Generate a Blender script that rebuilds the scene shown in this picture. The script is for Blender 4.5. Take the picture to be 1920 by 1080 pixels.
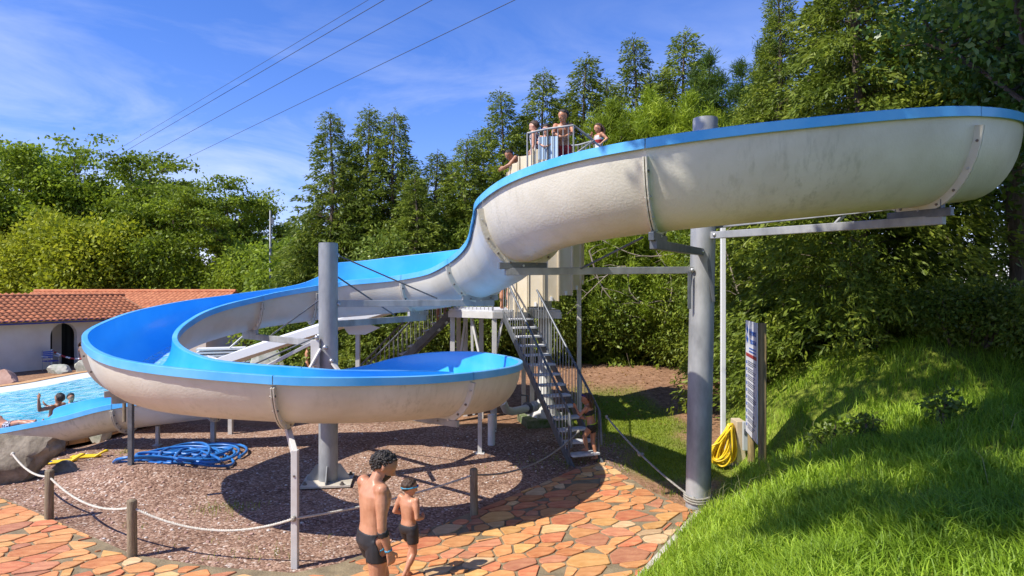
import bpy, bmesh, math, random
import numpy as np
from mathutils import Vector, Matrix, noise as mnoise
R = math.radians
random.seed(7); np.random.seed(7)
for o in list(bpy.data.objects): bpy.data.objects.remove(o, do_unlink=True)
SC = bpy.context.scene
COL = SC.collection

# ------------------------------------------------------------------ camera, sky, sun, exposure
CAMH = 3.2; FPX = 1250.0
cam = bpy.data.cameras.new('camera'); camo = bpy.data.objects.new('camera', cam); COL.objects.link(camo)
cam.sensor_width = 36.0; cam.lens = 36.0*FPX/1920.0; cam.clip_end = 3000; cam.clip_start = 0.05
camo.location = (0, 0, CAMH); camo.rotation_euler = (R(90), 0, 0)
SC.camera = camo
SUN_AZ = Vector((0.87, 0.49, 0)).normalized()      # horizontal direction the light travels
SUN_EL = 50.0
world = bpy.data.worlds.new('World'); SC.world = world; world.use_nodes = True
def build_world():
    nt = world.node_tree; nt.nodes.clear()
    out = nt.nodes.new('ShaderNodeOutputWorld'); bg = nt.nodes.new('ShaderNodeBackground')
    sky = nt.nodes.new('ShaderNodeTexSky'); sky.sky_type = 'NISHITA'; sky.sun_disc = False
    sky.sun_elevation = R(SUN_EL)
    back = -SUN_AZ
    sky.sun_rotation = math.atan2(back.x, back.y)
    sky.air_density = 1.0; sky.dust_density = 0.15; sky.ozone_density = 3.0; sky.altitude = 200
    hs = nt.nodes.new('ShaderNodeHueSaturation'); hs.inputs['Saturation'].default_value = 1.25; hs.inputs['Value'].default_value = 1.0
    nt.links.new(sky.outputs[0], hs.inputs['Color'])
    tint = nt.nodes.new('ShaderNodeMixRGB'); tint.blend_type = 'MULTIPLY'; tint.inputs['Fac'].default_value = 1.0; tint.inputs['Color2'].default_value = (1.05, 0.93, 1.32, 1)
    nt.links.new(hs.outputs[0], tint.inputs['Color1'])
    # thin wisps of cirrus, part of the sky all the way round
    tc = nt.nodes.new('ShaderNodeTexCoord'); mp = nt.nodes.new('ShaderNodeMapping')
    mp.inputs['Scale'].default_value = (2.2, 2.2, 7.0); mp.inputs['Rotation'].default_value = (0.25, 0.45, 0.3)
    n1 = nt.nodes.new('ShaderNodeTexNoise'); n1.inputs['Scale'].default_value = 1.5; n1.inputs['Detail'].default_value = 8; n1.inputs['Roughness'].default_value = 0.6; n1.inputs['Distortion'].default_value = 0.6
    cr = nt.nodes.new('ShaderNodeValToRGB'); cr.color_ramp.elements[0].position = 0.41; cr.color_ramp.elements[1].position = 0.74
    cr.color_ramp.elements[0].color = (0, 0, 0, 1); cr.color_ramp.elements[1].color = (0.85, 0.85, 0.85, 1)
    sx = nt.nodes.new('ShaderNodeSeparateXYZ'); mr = nt.nodes.new('ShaderNodeMapRange')
    mr.inputs['From Min'].default_value = 0.42; mr.inputs['From Max'].default_value = 0.05
    mul = nt.nodes.new('ShaderNodeMath'); mul.operation = 'MULTIPLY'
    mix = nt.nodes.new('ShaderNodeMixRGB'); mix.inputs['Color2'].default_value = (6.2, 6.6, 7.4, 1)
    L = nt.links.new
    L(tc.outputs['Generated'], mp.inputs[0]); L(mp.outputs[0], n1.inputs['Vector']); L(n1.outputs['Fac'], cr.inputs[0])
    L(tc.outputs['Generated'], sx.inputs[0]); L(sx.outputs['Z'], mr.inputs['Value'])
    L(cr.outputs[0], mul.inputs[0]); L(mr.outputs[0], mul.inputs[1])
    L(mul.outputs[0], mix.inputs['Fac']); L(tint.outputs[0], mix.inputs['Color1'])
    L(mix.outputs[0], bg.inputs['Color']); bg.inputs['Strength'].default_value = 0.115
    L(bg.outputs[0], out.inputs['Surface'])
build_world()
sl = bpy.data.lights.new('sun', 'SUN'); sl.energy = 4.6; sl.angle = R(0.53); sl.color = (1.0, 0.95, 0.86)
so = bpy.data.objects.new('sun', sl); COL.objects.link(so)
ldir = Vector((SUN_AZ.x*math.cos(R(SUN_EL)), SUN_AZ.y*math.cos(R(SUN_EL)), -math.sin(R(SUN_EL))))
so.rotation_euler = ldir.to_track_quat('-Z', 'Y').to_euler(); so.location = (-10, -10, 30)
vs = SC.view_settings; vs.view_transform = 'Standard'; vs.look = 'None'; vs.exposure = 0.52; vs.gamma = 1.0; vs.use_curve_mapping = False

# ------------------------------------------------------------------ helpers
def at(px, py, y):                       # pixel of the 1920x1080 photograph at depth y (m)
    return Vector(((px-960)/FPX*y, y, CAMH-(py-540)/FPX*y))
def atg(px, py, h=0.0):                  # pixel on level ground of height h
    y = (CAMH-h)*FPX/(py-540); return Vector(((px-960)/FPX*y, y, h))
class MB:
    def __init__(s): s.v=[]; s.f=[]; s.m=[]; s.sm=[]
    def add(s, vs, fs, mi=0, smooth=False):
        b=len(s.v); s.v += [tuple(p) for p in vs]
        for f in fs: s.f.append([i+b for i in f]); s.m.append(mi); s.sm.append(smooth)
        return s
    def box(s, c, size, rot=None, mi=0):
        hx,hy,hz=[d/2 for d in size]; c=Vector(c)
        P=[Vector((x,y,z)) for z in(-hz,hz) for y in(-hy,hy) for x in(-hx,hx)]
        if rot is not None: P=[rot@p for p in P]
        s.add([p+c for p in P], [(0,2,3,1),(4,5,7,6),(0,1,5,4),(2,6,7,3),(0,4,6,2),(1,3,7,5)], mi); return s
    def beam(s, a, b, w, h, mi=0, up=Vector((0,0,1))):
        a=Vector(a); b=Vector(b); d=(b-a).normalized()
        if abs(d.dot(up))>0.98: up=Vector((0,1,0))
        x=d.cross(up).normalized(); z=x.cross(d).normalized(); P=[]
        for p in (a,b):
            for sx,sz in((-1,-1),(1,-1),(1,1),(-1,1)): P.append(p+x*sx*w/2+z*sz*h/2)
        s.add(P,[(0,3,2,1),(4,5,6,7),(0,1,5,4),(1,2,6,5),(2,3,7,6),(3,0,4,7)],mi); return s
    def tube(s, path, r, n=8, mi=0, cap=True, closed=False, smooth=True, up0=None):
        path=[Vector(p) for p in path]; N=len(path); rs=r if hasattr(r,'__len__') else [r]*N
        P=[]; prev=None
        for i,p in enumerate(path):
            t=((path[min(i+1,N-1)]-path[max(i-1,0)]) if not closed else (path[(i+1)%N]-path[i-1])).normalized()
            if prev is None:
                u=Vector((0,0,1)) if abs(t.z)<0.9 else Vector((1,0,0))
                x=t.cross(u).normalized()
            else:
                x=(prev-t*prev.dot(t))
                x=x.normalized() if x.length>1e-6 else t.orthogonal().normalized()
            prev=x; y=t.cross(x)
            for k in range(n):
                a=2*math.pi*k/n; P.append(p+(x*math.cos(a)+y*math.sin(a))*rs[i])
        F=[]
        for i in range(N if closed else N-1):
            j=(i+1)%N
            for k in range(n): F.append((i*n+k,i*n+(k+1)%n,j*n+(k+1)%n,j*n+k))
        s.add(P,F,mi,smooth)
        if cap and not closed:
            s.add([P[k] for k in range(n)],[tuple(range(n-1,-1,-1))],mi); s.add([P[(N-1)*n+k] for k in range(n)],[tuple(range(n))],mi)
        return s
    def lathe(s, c, prof, n=24, mi=0, smooth=True):
        c=Vector(c); P=[]
        for r,z in prof:
            for k in range(n):
                a=2*math.pi*k/n; P.append(c+Vector((r*math.cos(a),r*math.sin(a),z)))
        F=[(i*n+k,i*n+(k+1)%n,(i+1)*n+(k+1)%n,(i+1)*n+k) for i in range(len(prof)-1) for k in range(n)]
        s.add(P,F,mi,smooth); return s
    def prism(s, poly, z0, z1, mi=0):
        n=len(poly); P=[(x,y,z0) for x,y in poly]+[(x,y,z1) for x,y in poly]
        s.add(P,[tuple(range(n-1,-1,-1)),tuple(range(n,2*n))]+[(i,(i+1)%n,n+(i+1)%n,n+i) for i in range(n)],mi); return s
    def ball(s, c, r, nu=10, nv=6, mi=0, rot=None):
        c=Vector(c); r=r if hasattr(r,'__len__') else (r,r,r); P=[]; F=[]
        P.append(Vector((0,0,-r[2])))
        for j in range(1,nv):
            b=-math.pi/2+math.pi*j/nv
            for i in range(nu):
                a=2*math.pi*i/nu; P.append(Vector((r[0]*math.cos(a)*math.cos(b),r[1]*math.sin(a)*math.cos(b),r[2]*math.sin(b))))
        P.append(Vector((0,0,r[2])))
        for i in range(nu): F.append((0,1+(i+1)%nu,1+i))
        for j in range(nv-2):
            for i in range(nu): F.append((1+j*nu+i,1+j*nu+(i+1)%nu,1+(j+1)*nu+(i+1)%nu,1+(j+1)*nu+i))
        t=len(P)-1; b0=1+(nv-2)*nu
        for i in range(nu): F.append((b0+i,b0+(i+1)%nu,t))
        if rot is not None: P=[rot@p for p in P]
        s.add([p+c for p in P],F,mi,True); return s
    def mesh(s, name, mats):
        me=bpy.data.meshes.new(name); me.from_pydata([tuple(p) for p in s.v],[],s.f)
        for m in (mats if isinstance(mats,(list,tuple)) else [mats]): me.materials.append(m)
        me.polygons.foreach_set('material_index',s.m); me.polygons.foreach_set('use_smooth',s.sm); me.update(); return me
    def build(s, name, mats, parent=None, bevel=0):
        o=link(bpy.data.objects.new(name,s.mesh(name,mats)),parent)
        if bevel:
            b=o.modifiers.new('bevel','BEVEL'); b.width=bevel; b.segments=2; b.limit_method='ANGLE'
        return o
def link(o, parent=None):
    COL.objects.link(o)
    if parent is not None: o.parent=parent
    return o
def tag(o, label=None, cat=None, group=None, kind=None):
    if label: o['label']=label
    if cat: o['category']=cat
    if group: o['group']=group
    if kind: o['kind']=kind
    return o
def empty(name, loc, label, cat, group=None, rz=0):
    o=bpy.data.objects.new(name,None); o.empty_display_size=0.1; link(o); o.location=loc; o.rotation_euler=(0,0,rz)
    return tag(o,label,cat,group)
def keepw(o, root):       # world-coordinate mesh put under an unrotated root empty standing at its own place
    o.parent=root; o.matrix_parent_inverse=Matrix.Translation(-Vector(root.location)); return o
def part(mb, name, mat, root, bevel=0): return keepw(mb.build(name,mat,None,bevel),root)
def inst(name, me, parent=None, loc=(0,0,0), rot=(0,0,0), sc=1):
    o=bpy.data.objects.new(name,me); link(o,parent); o.location=loc; o.rotation_euler=rot
    o.scale=(sc,sc,sc) if not hasattr(sc,'__len__') else sc; return o
def sst(a,b,x):
    t=np.clip((x-a)/(b-a),0,1); return t*t*(3-2*t)

# ------------------------------------------------------------------ materials
MATS={}
def mat(name, col, rough=0.5, metal=0.0, col2=None, scale=5.0, bump=0.0, bscale=None, spec=0.5, detail=4, coat=0.0, ramp=(0.35,0.65), rnd=0.0, trans=0.0, stretch=None):
    m=bpy.data.materials.new(name); m.use_nodes=True; nt=m.node_tree; b=nt.nodes['Principled BSDF']; L=nt.links.new
    b.inputs['Roughness'].default_value=rough; b.inputs['Metallic'].default_value=metal; b.inputs['Specular IOR Level'].default_value=spec
    b.inputs['Coat Weight'].default_value=coat
    tc=nt.nodes.new('ShaderNodeTexCoord'); vec=tc.outputs['Object']
    if stretch:
        mp=nt.nodes.new('ShaderNodeMapping'); mp.inputs['Scale'].default_value=stretch; L(vec,mp.inputs[0]); vec=mp.outputs[0]
    cs=None
    if col2 is not None:
        n=nt.nodes.new('ShaderNodeTexNoise'); n.inputs['Scale'].default_value=scale; n.inputs['Detail'].default_value=detail; n.inputs['Roughness'].default_value=0.6; L(vec,n.inputs['Vector'])
        r=nt.nodes.new('ShaderNodeValToRGB'); r.color_ramp.elements[0].position=ramp[0]; r.color_ramp.elements[1].position=ramp[1]
        r.color_ramp.elements[0].color=(*col,1); r.color_ramp.elements[1].color=(*col2,1); L(n.outputs['Fac'],r.inputs[0]); cs=r.outputs[0]
    if rnd:
        oi=nt.nodes.new('ShaderNodeObjectInfo'); h=nt.nodes.new('ShaderNodeHueSaturation')
        mr=nt.nodes.new('ShaderNodeMapRange'); mr.inputs['To Min'].default_value=1-rnd; mr.inputs['To Max'].default_value=1+rnd
        L(oi.outputs['Random'],mr.inputs['Value']); L(mr.outputs[0],h.inputs['Value'])
        if cs is not None: L(cs,h.inputs['Color'])
        else: h.inputs['Color'].default_value=(*col,1)
        cs=h.outputs[0]
    if cs is not None: L(cs,b.inputs['Base Color'])
    else: b.inputs['Base Color'].default_value=(*col,1)
    if bump:
        n=nt.nodes.new('ShaderNodeTexNoise'); n.inputs['Scale'].default_value=bscale or scale*4; n.inputs['Detail'].default_value=5; L(vec,n.inputs['Vector'])
        bp=nt.nodes.new('ShaderNodeBump'); bp.inputs['Strength'].default_value=bump; bp.inputs['Distance'].default_value=0.02; L(n.outputs['Fac'],bp.inputs['Height']); L(bp.outputs[0],b.inputs['Normal'])
    if trans:
        out=nt.nodes['Material Output']; tl=nt.nodes.new('ShaderNodeBsdfTranslucent'); mx=nt.nodes.new('ShaderNodeMixShader'); mx.inputs[0].default_value=trans
        if cs is not None: L(cs,tl.inputs['Color'])
        else: tl.inputs['Color'].default_value=(*col,1)
        L(b.outputs[0],mx.inputs[1]); L(tl.outputs[0],mx.inputs[2]); L(mx.outputs[0],out.inputs['Surface'])
    MATS[name]=m; return m
M_blue=mat('slide_blue',(0.020,0.38,0.86),0.28,col2=(0.075,0.48,0.90),scale=0.9,coat=0.3,bump=0.04,bscale=12)
M_rim=mat('rim_blue',(0.07,0.39,0.80),0.32,col2=(0.15,0.48,0.84),scale=2.0,coat=0.2)
M_steel=mat('galvanised',(0.20,0.205,0.205),0.5,0.25,col2=(0.44,0.445,0.44),scale=3.4,bump=0.06,bscale=18,stretch=(1,1,0.4),detail=9,ramp=(.3,.7))
M_steel_d=mat('painted_steel_dark',(0.10,0.11,0.12),0.45,0.4,col2=(0.17,0.18,0.19),scale=6)
M_steel_w=mat('painted_steel_pale',(0.52,0.50,0.46),0.5,col2=(0.62,0.61,0.57),scale=4)
M_bolt=mat('bolt_steel',(0.20,0.17,0.15),0.5,0.6)
M_bolt_l=mat('bolt_bright',(0.55,0.55,0.55),0.35,0.8)
M_cream=mat('cream_panel',(0.62,0.52,0.34),0.5,col2=(0.70,0.61,0.44),scale=2.2)
M_tread=mat('tread_pale',(0.55,0.56,0.57),0.6,col2=(0.70,0.70,0.70),scale=8)
M_wood=mat('weathered_wood',(0.16,0.12,0.075),0.8,col2=(0.30,0.24,0.15),scale=6,bump=0.5,bscale=30,stretch=(5,5,0.6))
M_wood_y=mat('treated_post_wood',(0.17,0.12,0.045),0.8,col2=(0.30,0.22,0.09),scale=5,bump=0.4,bscale=25,stretch=(5,5,0.5))
M_rope=mat('rope',(0.50,0.46,0.38),0.9,col2=(0.68,0.64,0.55),scale=30,bump=0.5,bscale=160)
M_rope_d=mat('rope_grey',(0.25,0.23,0.19),0.9,col2=(0.38,0.36,0.31),scale=30,bump=0.5,bscale=160)
M_rock=mat('boulder',(0.13,0.105,0.07),0.92,col2=(0.36,0.31,0.23),scale=3.2,bump=1.0,bscale=11,detail=10)
M_rock_p=mat('pink_rock',(0.42,0.24,0.17),0.9,col2=(0.56,0.36,0.27),scale=2.5,bump=0.6,bscale=9)
M_rock_g=mat('grey_lichen_rock',(0.34,0.36,0.27),0.9,col2=(0.55,0.53,0.45),scale=5,bump=0.6,bscale=9)
M_hose_b=mat('blue_hose',(0.015,0.12,0.40),0.35,col2=(0.03,0.19,0.52),scale=3)
M_hose_y=mat('yellow_hose',(0.72,0.46,0.01),0.35,col2=(0.85,0.60,0.03),scale=6)
M_white=mat('white_plastic',(0.74,0.74,0.72),0.45)
M_wall=mat('render_wall',(0.68,0.59,0.49),0.85,col2=(0.76,0.69,0.60),scale=0.9,bump=0.2,bscale=20)
M_trimb=mat('blue_fascia',(0.012,0.035,0.30),0.5)
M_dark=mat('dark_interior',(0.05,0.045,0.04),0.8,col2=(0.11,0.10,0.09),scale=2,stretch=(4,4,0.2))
M_tile=mat('roof_tile',(0.38,0.115,0.045),0.8,col2=(0.56,0.21,0.09),scale=3,rnd=0.22,bump=0.2,bscale=25)
M_mortar=mat('mortar',(0.17,0.13,0.075),0.95,col2=(0.29,0.225,0.13),scale=4,bump=0.6,bscale=40)
M_bark=mat('bark',(0.07,0.05,0.035),0.9,col2=(0.16,0.12,0.085),scale=6,bump=0.6,bscale=20,stretch=(3,3,0.6))
M_twig=mat('dead_twig',(0.20,0.16,0.12),0.9,col2=(0.33,0.28,0.22),scale=6)
M_moss=mat('mossy_concrete',(0.07,0.12,0.02),0.95,col2=(0.20,0.20,0.13),scale=6,bump=0.5)
M_concrete=mat('concrete',(0.42,0.37,0.29),0.9,col2=(0.55,0.50,0.42),scale=4,bump=0.3)
M_beige=mat('beige_box',(0.50,0.40,0.26),0.7,col2=(0.57,0.47,0.33),scale=3)
M_greybox=mat('grey_socket',(0.45,0.47,0.46),0.5)
M_wire=mat('wire',(0.05,0.06,0.09),0.6)
M_teal=mat('teal_fabric',(0.03,0.16,0.20),0.8)
M_yellow=mat('yellow_plastic',(0.80,0.55,0.02),0.45)
M_coping=mat('coping_stone',(0.50,0.25,0.10),0.85,col2=(0.62,0.38,0.18),scale=3,bump=0.3)
M_beach=mat('pool_liner',(0.70,0.72,0.70),0.6,col2=(0.78,0.80,0.78),scale=4)
M_signw=mat('sign_white',(0.62,0.63,0.66),0.4,col2=(0.70,0.71,0.74),scale=3)
M_signb=mat('sign_blue',(0.02,0.10,0.42),0.4)
M_signr=mat('sign_red',(0.35,0.04,0.04),0.5)
M_signk=mat('sign_ink',(0.08,0.09,0.14),0.5)
def skin_white():
    m=mat('gelcoat_white',(0.54,0.50,0.40),0.42,col2=(0.65,0.615,0.52),scale=1.3,bump=0.20,bscale=38,ramp=(0.3,0.6))
    nt=m.node_tree; b=nt.nodes['Principled BSDF']; L=nt.links.new
    src=b.inputs['Base Color'].links[0].from_socket
    tc=nt.nodes['Texture Coordinate']
    mp=nt.nodes.new('ShaderNodeMapping'); mp.inputs['Scale'].default_value=(7,7,1.3); L(tc.outputs['Object'],mp.inputs[0])
    n=nt.nodes.new('ShaderNodeTexNoise'); n.inputs['Scale'].default_value=1.6; n.inputs['Detail'].default_value=7; n.inputs['Roughness'].default_value=0.7; L(mp.outputs[0],n.inputs['Vector'])
    r=nt.nodes.new('ShaderNodeValToRGB'); r.color_ramp.elements[0].position=0.50; r.color_ramp.elements[1].position=0.74; L(n.outputs['Fac'],r.inputs[0])
    n2=nt.nodes.new('ShaderNodeTexNoise'); n2.inputs['Scale'].default_value=0.5; n2.inputs['Detail'].default_value=2; L(tc.outputs['Object'],n2.inputs['Vector'])
    mu=nt.nodes.new('ShaderNodeMath'); mu.operation='MULTIPLY'; n2r=nt.nodes.new('ShaderNodeMapRange'); n2r.inputs['From Min'].default_value=.48; n2r.inputs['From Max'].default_value=.72; n2r.inputs['To Max'].default_value=.75; L(n2.outputs['Fac'],n2r.inputs['Value']); L(r.outputs[0],mu.inputs[0]); L(n2r.outputs[0],mu.inputs[1])
    mx=nt.nodes.new('ShaderNodeMixRGB'); mx.inputs['Color2'].default_value=(0.17,0.17,0.10,1); L(mu.outputs[0],mx.inputs['Fac']); L(src,mx.inputs['Color1']); L(mx.outputs[0],b.inputs['Base Color'])
    return m
M_gel=skin_white()
def leafmat(name,c1,c2,c3,scale=0.7,trans=0.35,rough=0.55,rnd=0.15):
    m=bpy.data.materials.new(name); m.use_nodes=True; nt=m.node_tree; nt.nodes.clear(); L=nt.links.new
    out=nt.nodes.new('ShaderNodeOutputMaterial'); b=nt.nodes.new('ShaderNodeBsdfPrincipled'); b.inputs['Roughness'].default_value=rough; b.inputs['Specular IOR Level'].default_value=0.35
    at_=nt.nodes.new('ShaderNodeAttribute'); at_.attribute_name='tone'
    r=nt.nodes.new('ShaderNodeValToRGB'); e=r.color_ramp.elements; e[0].position=0.0; e[0].color=(*c1,1); e[1].position=1.0; e[1].color=(*c3,1); e2=e.new(0.55); e2.color=(*c2,1)
    L(at_.outputs['Fac'],r.inputs[0])
    oi=nt.nodes.new('ShaderNodeObjectInfo'); h=nt.nodes.new('ShaderNodeHueSaturation'); mr=nt.nodes.new('ShaderNodeMapRange'); mr.inputs['To Min'].default_value=1-rnd; mr.inputs['To Max'].default_value=1+rnd
    L(oi.outputs['Random'],mr.inputs['Value']); L(mr.outputs[0],h.inputs['Value']); L(r.outputs[0],h.inputs['Color'])
    tl=nt.nodes.new('ShaderNodeBsdfTranslucent'); mx=nt.nodes.new('ShaderNodeMixShader'); mx.inputs[0].default_value=trans
    L(h.outputs[0],b.inputs['Base Color']); L(h.outputs[0],tl.inputs['Color']); L(b.outputs[0],mx.inputs[1]); L(tl.outputs[0],mx.inputs[2]); L(mx.outputs[0],out.inputs['Surface'])
    return m
M_cyp=leafmat('cypress_foliage',(0.0623, 0.0936, 0.0094),(0.1635, 0.2231, 0.0212),(0.3427, 0.3887, 0.0413))
M_pine=leafmat('pine_needles',(0.0425, 0.0779, 0.0118),(0.0991, 0.177, 0.0212),(0.2124, 0.2974, 0.0354))
M_pineb=leafmat('bright_pine_needles',(0.1221, 0.1817, 0.0094),(0.2578, 0.3505, 0.0177),(0.4342, 0.5192, 0.0354))
M_acacia=leafmat('acacia_leaves',(0.1078, 0.1623, 0.0118),(0.222, 0.3035, 0.0212),(0.4059, 0.508, 0.0413),trans=0.45)
M_bush=leafmat('bright_bush_leaves',(0.1628, 0.2077, 0.0118),(0.3528, 0.4024, 0.0236),(0.5971, 0.6101, 0.0472),trans=0.45)
M_ivy=leafmat('hedge_leaves',(0.0637, 0.0997, 0.0156),(0.1513, 0.2224, 0.026),(0.3186, 0.3835, 0.0649),rough=0.35)
M_shr=leafmat('glossy_leaves',(0.033, 0.07, 0.0096),(0.09, 0.161, 0.0216),(0.225, 0.308, 0.054),rough=0.32,trans=0.25)
M_grass=leafmat('grass_blades',(0.1222, 0.2104, 0.0132),(0.266, 0.4138, 0.0264),(0.5175, 0.6594, 0.066),trans=0.4,rough=0.5)
M_lawn=leafmat('lawn_blades',(0.14,0.19,0.012),(0.24,0.31,0.02),(0.38,0.42,0.04),trans=0.4)

# ------------------------------------------------------------------ terrain
HE0=Vector((1.43,7.40)); HDIR=Vector((1.24,2.10)).normalized(); HN=Vector((HDIR.y,-HDIR.x))
POOL=[(-30,14.3),(-12.0,14.3),(-10.95,14.5),(-10.05,15.3),(-9.8,17.0),(-9.3,19.0),(-10.2,23.0),(-12.4,26.6),(-15.2,27.9),(-16.9,27.0),(-17.2,25.2),(-17.3,23.4),(-18.2,21.8),(-21,20.6),(-30,20.0)]
def poly_sd(poly,X,Y):                       # signed distance, negative inside
    X=np.asarray(X,float); Y=np.asarray(Y,float); d=np.full(X.shape,1e9); ins=np.zeros(X.shape,bool); n=len(poly)
    for i in range(n):
        ax,ay=poly[i]; bx,by=poly[(i+1)%n]; ex,ey=bx-ax,by-ay
        t=np.clip(((X-ax)*ex+(Y-ay)*ey)/(ex*ex+ey*ey),0,1); d=np.minimum(d,np.hypot(X-ax-t*ex,Y-ay-t*ey))
        c=((ay>Y)!=(by>Y)); 
        with np.errstate(divide='ignore',invalid='ignore'): xi=(bx-ax)*(Y-ay)/(by-ay)+ax
        ins^=(c&(X<xi))
    return np.where(ins,-d,d)
def bump_n(X,Y,s):
    return np.sin(X*s*1.3+1.7*np.sin(Y*s*0.7))*np.cos(Y*s*1.1+1.3*np.sin(X*s*0.9))
TOEY=[-60,7.4,11.2,13,15,18,22,40,900]; TOEX=[1.43-67.4*.59,1.43,3.67,4.35,4.85,5.7,7.2,15,400]
def hill_d(X,Y): return (np.asarray(X,float)-np.interp(Y,TOEY,TOEX))*.861
def terr(X,Y):
    X=np.asarray(X,float); Y=np.asarray(Y,float)
    d=hill_d(X,Y)
    kk=0.30+0.34*sst(10.5,13.0,Y)
    hill=np.where(d>0,2.45*(1-np.exp(-np.maximum(d,0)*kk)),0)*(1+0.05*bump_n(X,Y,1.1))
    hill=np.where(d>0,hill+0.05*sst(0.1,0.6,d)*bump_n(X+3,Y,2.3),0)
    back=0.75*sst(15.8,21.0,Y)*sst(-7,-3,X)
    pz=-0.38*np.maximum(sst(14.0,15.8,Y)*sst(-3.5,-6.5,X),sst(11.8,13.6,Y)*sst(-8.2,-9.8,X))
    h=np.maximum(hill,back)+pz
    mound=0.32*np.exp(-(((X+6.2)/1.2)**2+((Y-10.95)/0.62)**2))
    h=h+mound
    sd=poly_sd(POOL,X,Y); h=np.where(sd<0.15,np.minimum(h,-0.42-1.2*sst(0.15,-0.35,sd)),h)
    return h
def gz(x,y): return float(terr(np.array([x]),np.array([y]))[0])
def axis(vals):
    out=[]
    for a,b,st in vals: out+=list(np.arange(a,b,st))
    return np.array(out+[vals[-1][1]])
GX=axis([(-400,-60,40),(-60,-20,4),(-20,-10,0.5),(-10,9,0.16),(9,20,0.5),(20,60,4),(60,400,40)])
GY=axis([(-60,-6,6),(-6,2,0.6),(2,18,0.16),(18,30,0.5),(30,60,3),(60,200,20),(200,900,100)])
PAVE=[(-9.8,11.6),(-7.78,10.16),(-6.43,9.26),(-4.53,7.97),(-3.41,7.62),(-2.44,7.46),(-2.0,7.72),(-0.53,9.54),(1.10,11.72),(1.72,12.2),(2.16,10.5),(2.62,9.50),(1.43,7.40),(-0.6,3.96),(-9.8,3.96)]
def build_ground():
    XX,YY=np.meshgrid(GX,GY); ZZ=terr(XX,YY)
    nx,ny=len(GX),len(GY)
    V=np.stack([XX,YY,ZZ],-1).reshape(-1,3)
    idx=np.arange(nx*ny).reshape(ny,nx)
    F=np.stack([idx[:-1,:-1],idx[:-1,1:],idx[1:,1:],idx[1:,:-1]],-1).reshape(-1,4)
    me=bpy.data.meshes.new('ground'); me.from_pydata(V.tolist(),[],F.tolist())
    me.polygons.foreach_set('use_smooth',np.ones(len(F),bool))
    x,y=V[:,0],V[:,1]; d=hill_d(x,y)
    gravel=sst(1.6,1.0,x+0.25*bump_n(x,y,1.5)-0.25*(y-9))*sst(0.3,-0.2,y-15.2+0.3*x)
    lawn=lawnmask(x,y)
    bark=np.clip(1-gravel,0,1)*(1-lawn)*sst(0.2,-0.2,d-0.2)
    grass=sst(-0.15,0.1,d)*sst(20,16,y)
    a=me.attributes.new('zone','FLOAT_COLOR','POINT')
    a.data.foreach_set('color',np.stack([gravel*(1-grass),np.clip(lawn+grass,0,1),bark,np.ones_like(x)],-1).astype(np.float32).ravel())
    me.materials.append(ground_mat()); me.update()
    o=link(bpy.data.objects.new('ground',me)); tag(o,kind='structure'); return o
def lawnmask(x,y):
    n=0.5*bump_n(x,y,1.3)+0.35*bump_n(x+4,y+2,2.9)
    a=sst(1.0,0.4,np.hypot((x-2.6)/1.7,(y-15.6)/3.4)+0.22*n)
    b=sst(1.0,0.4,np.hypot((x-3.1)/1.3,(y-12.2)/1.7)+0.25*n)
    return np.clip(np.maximum(a,b),0,1)
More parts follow.
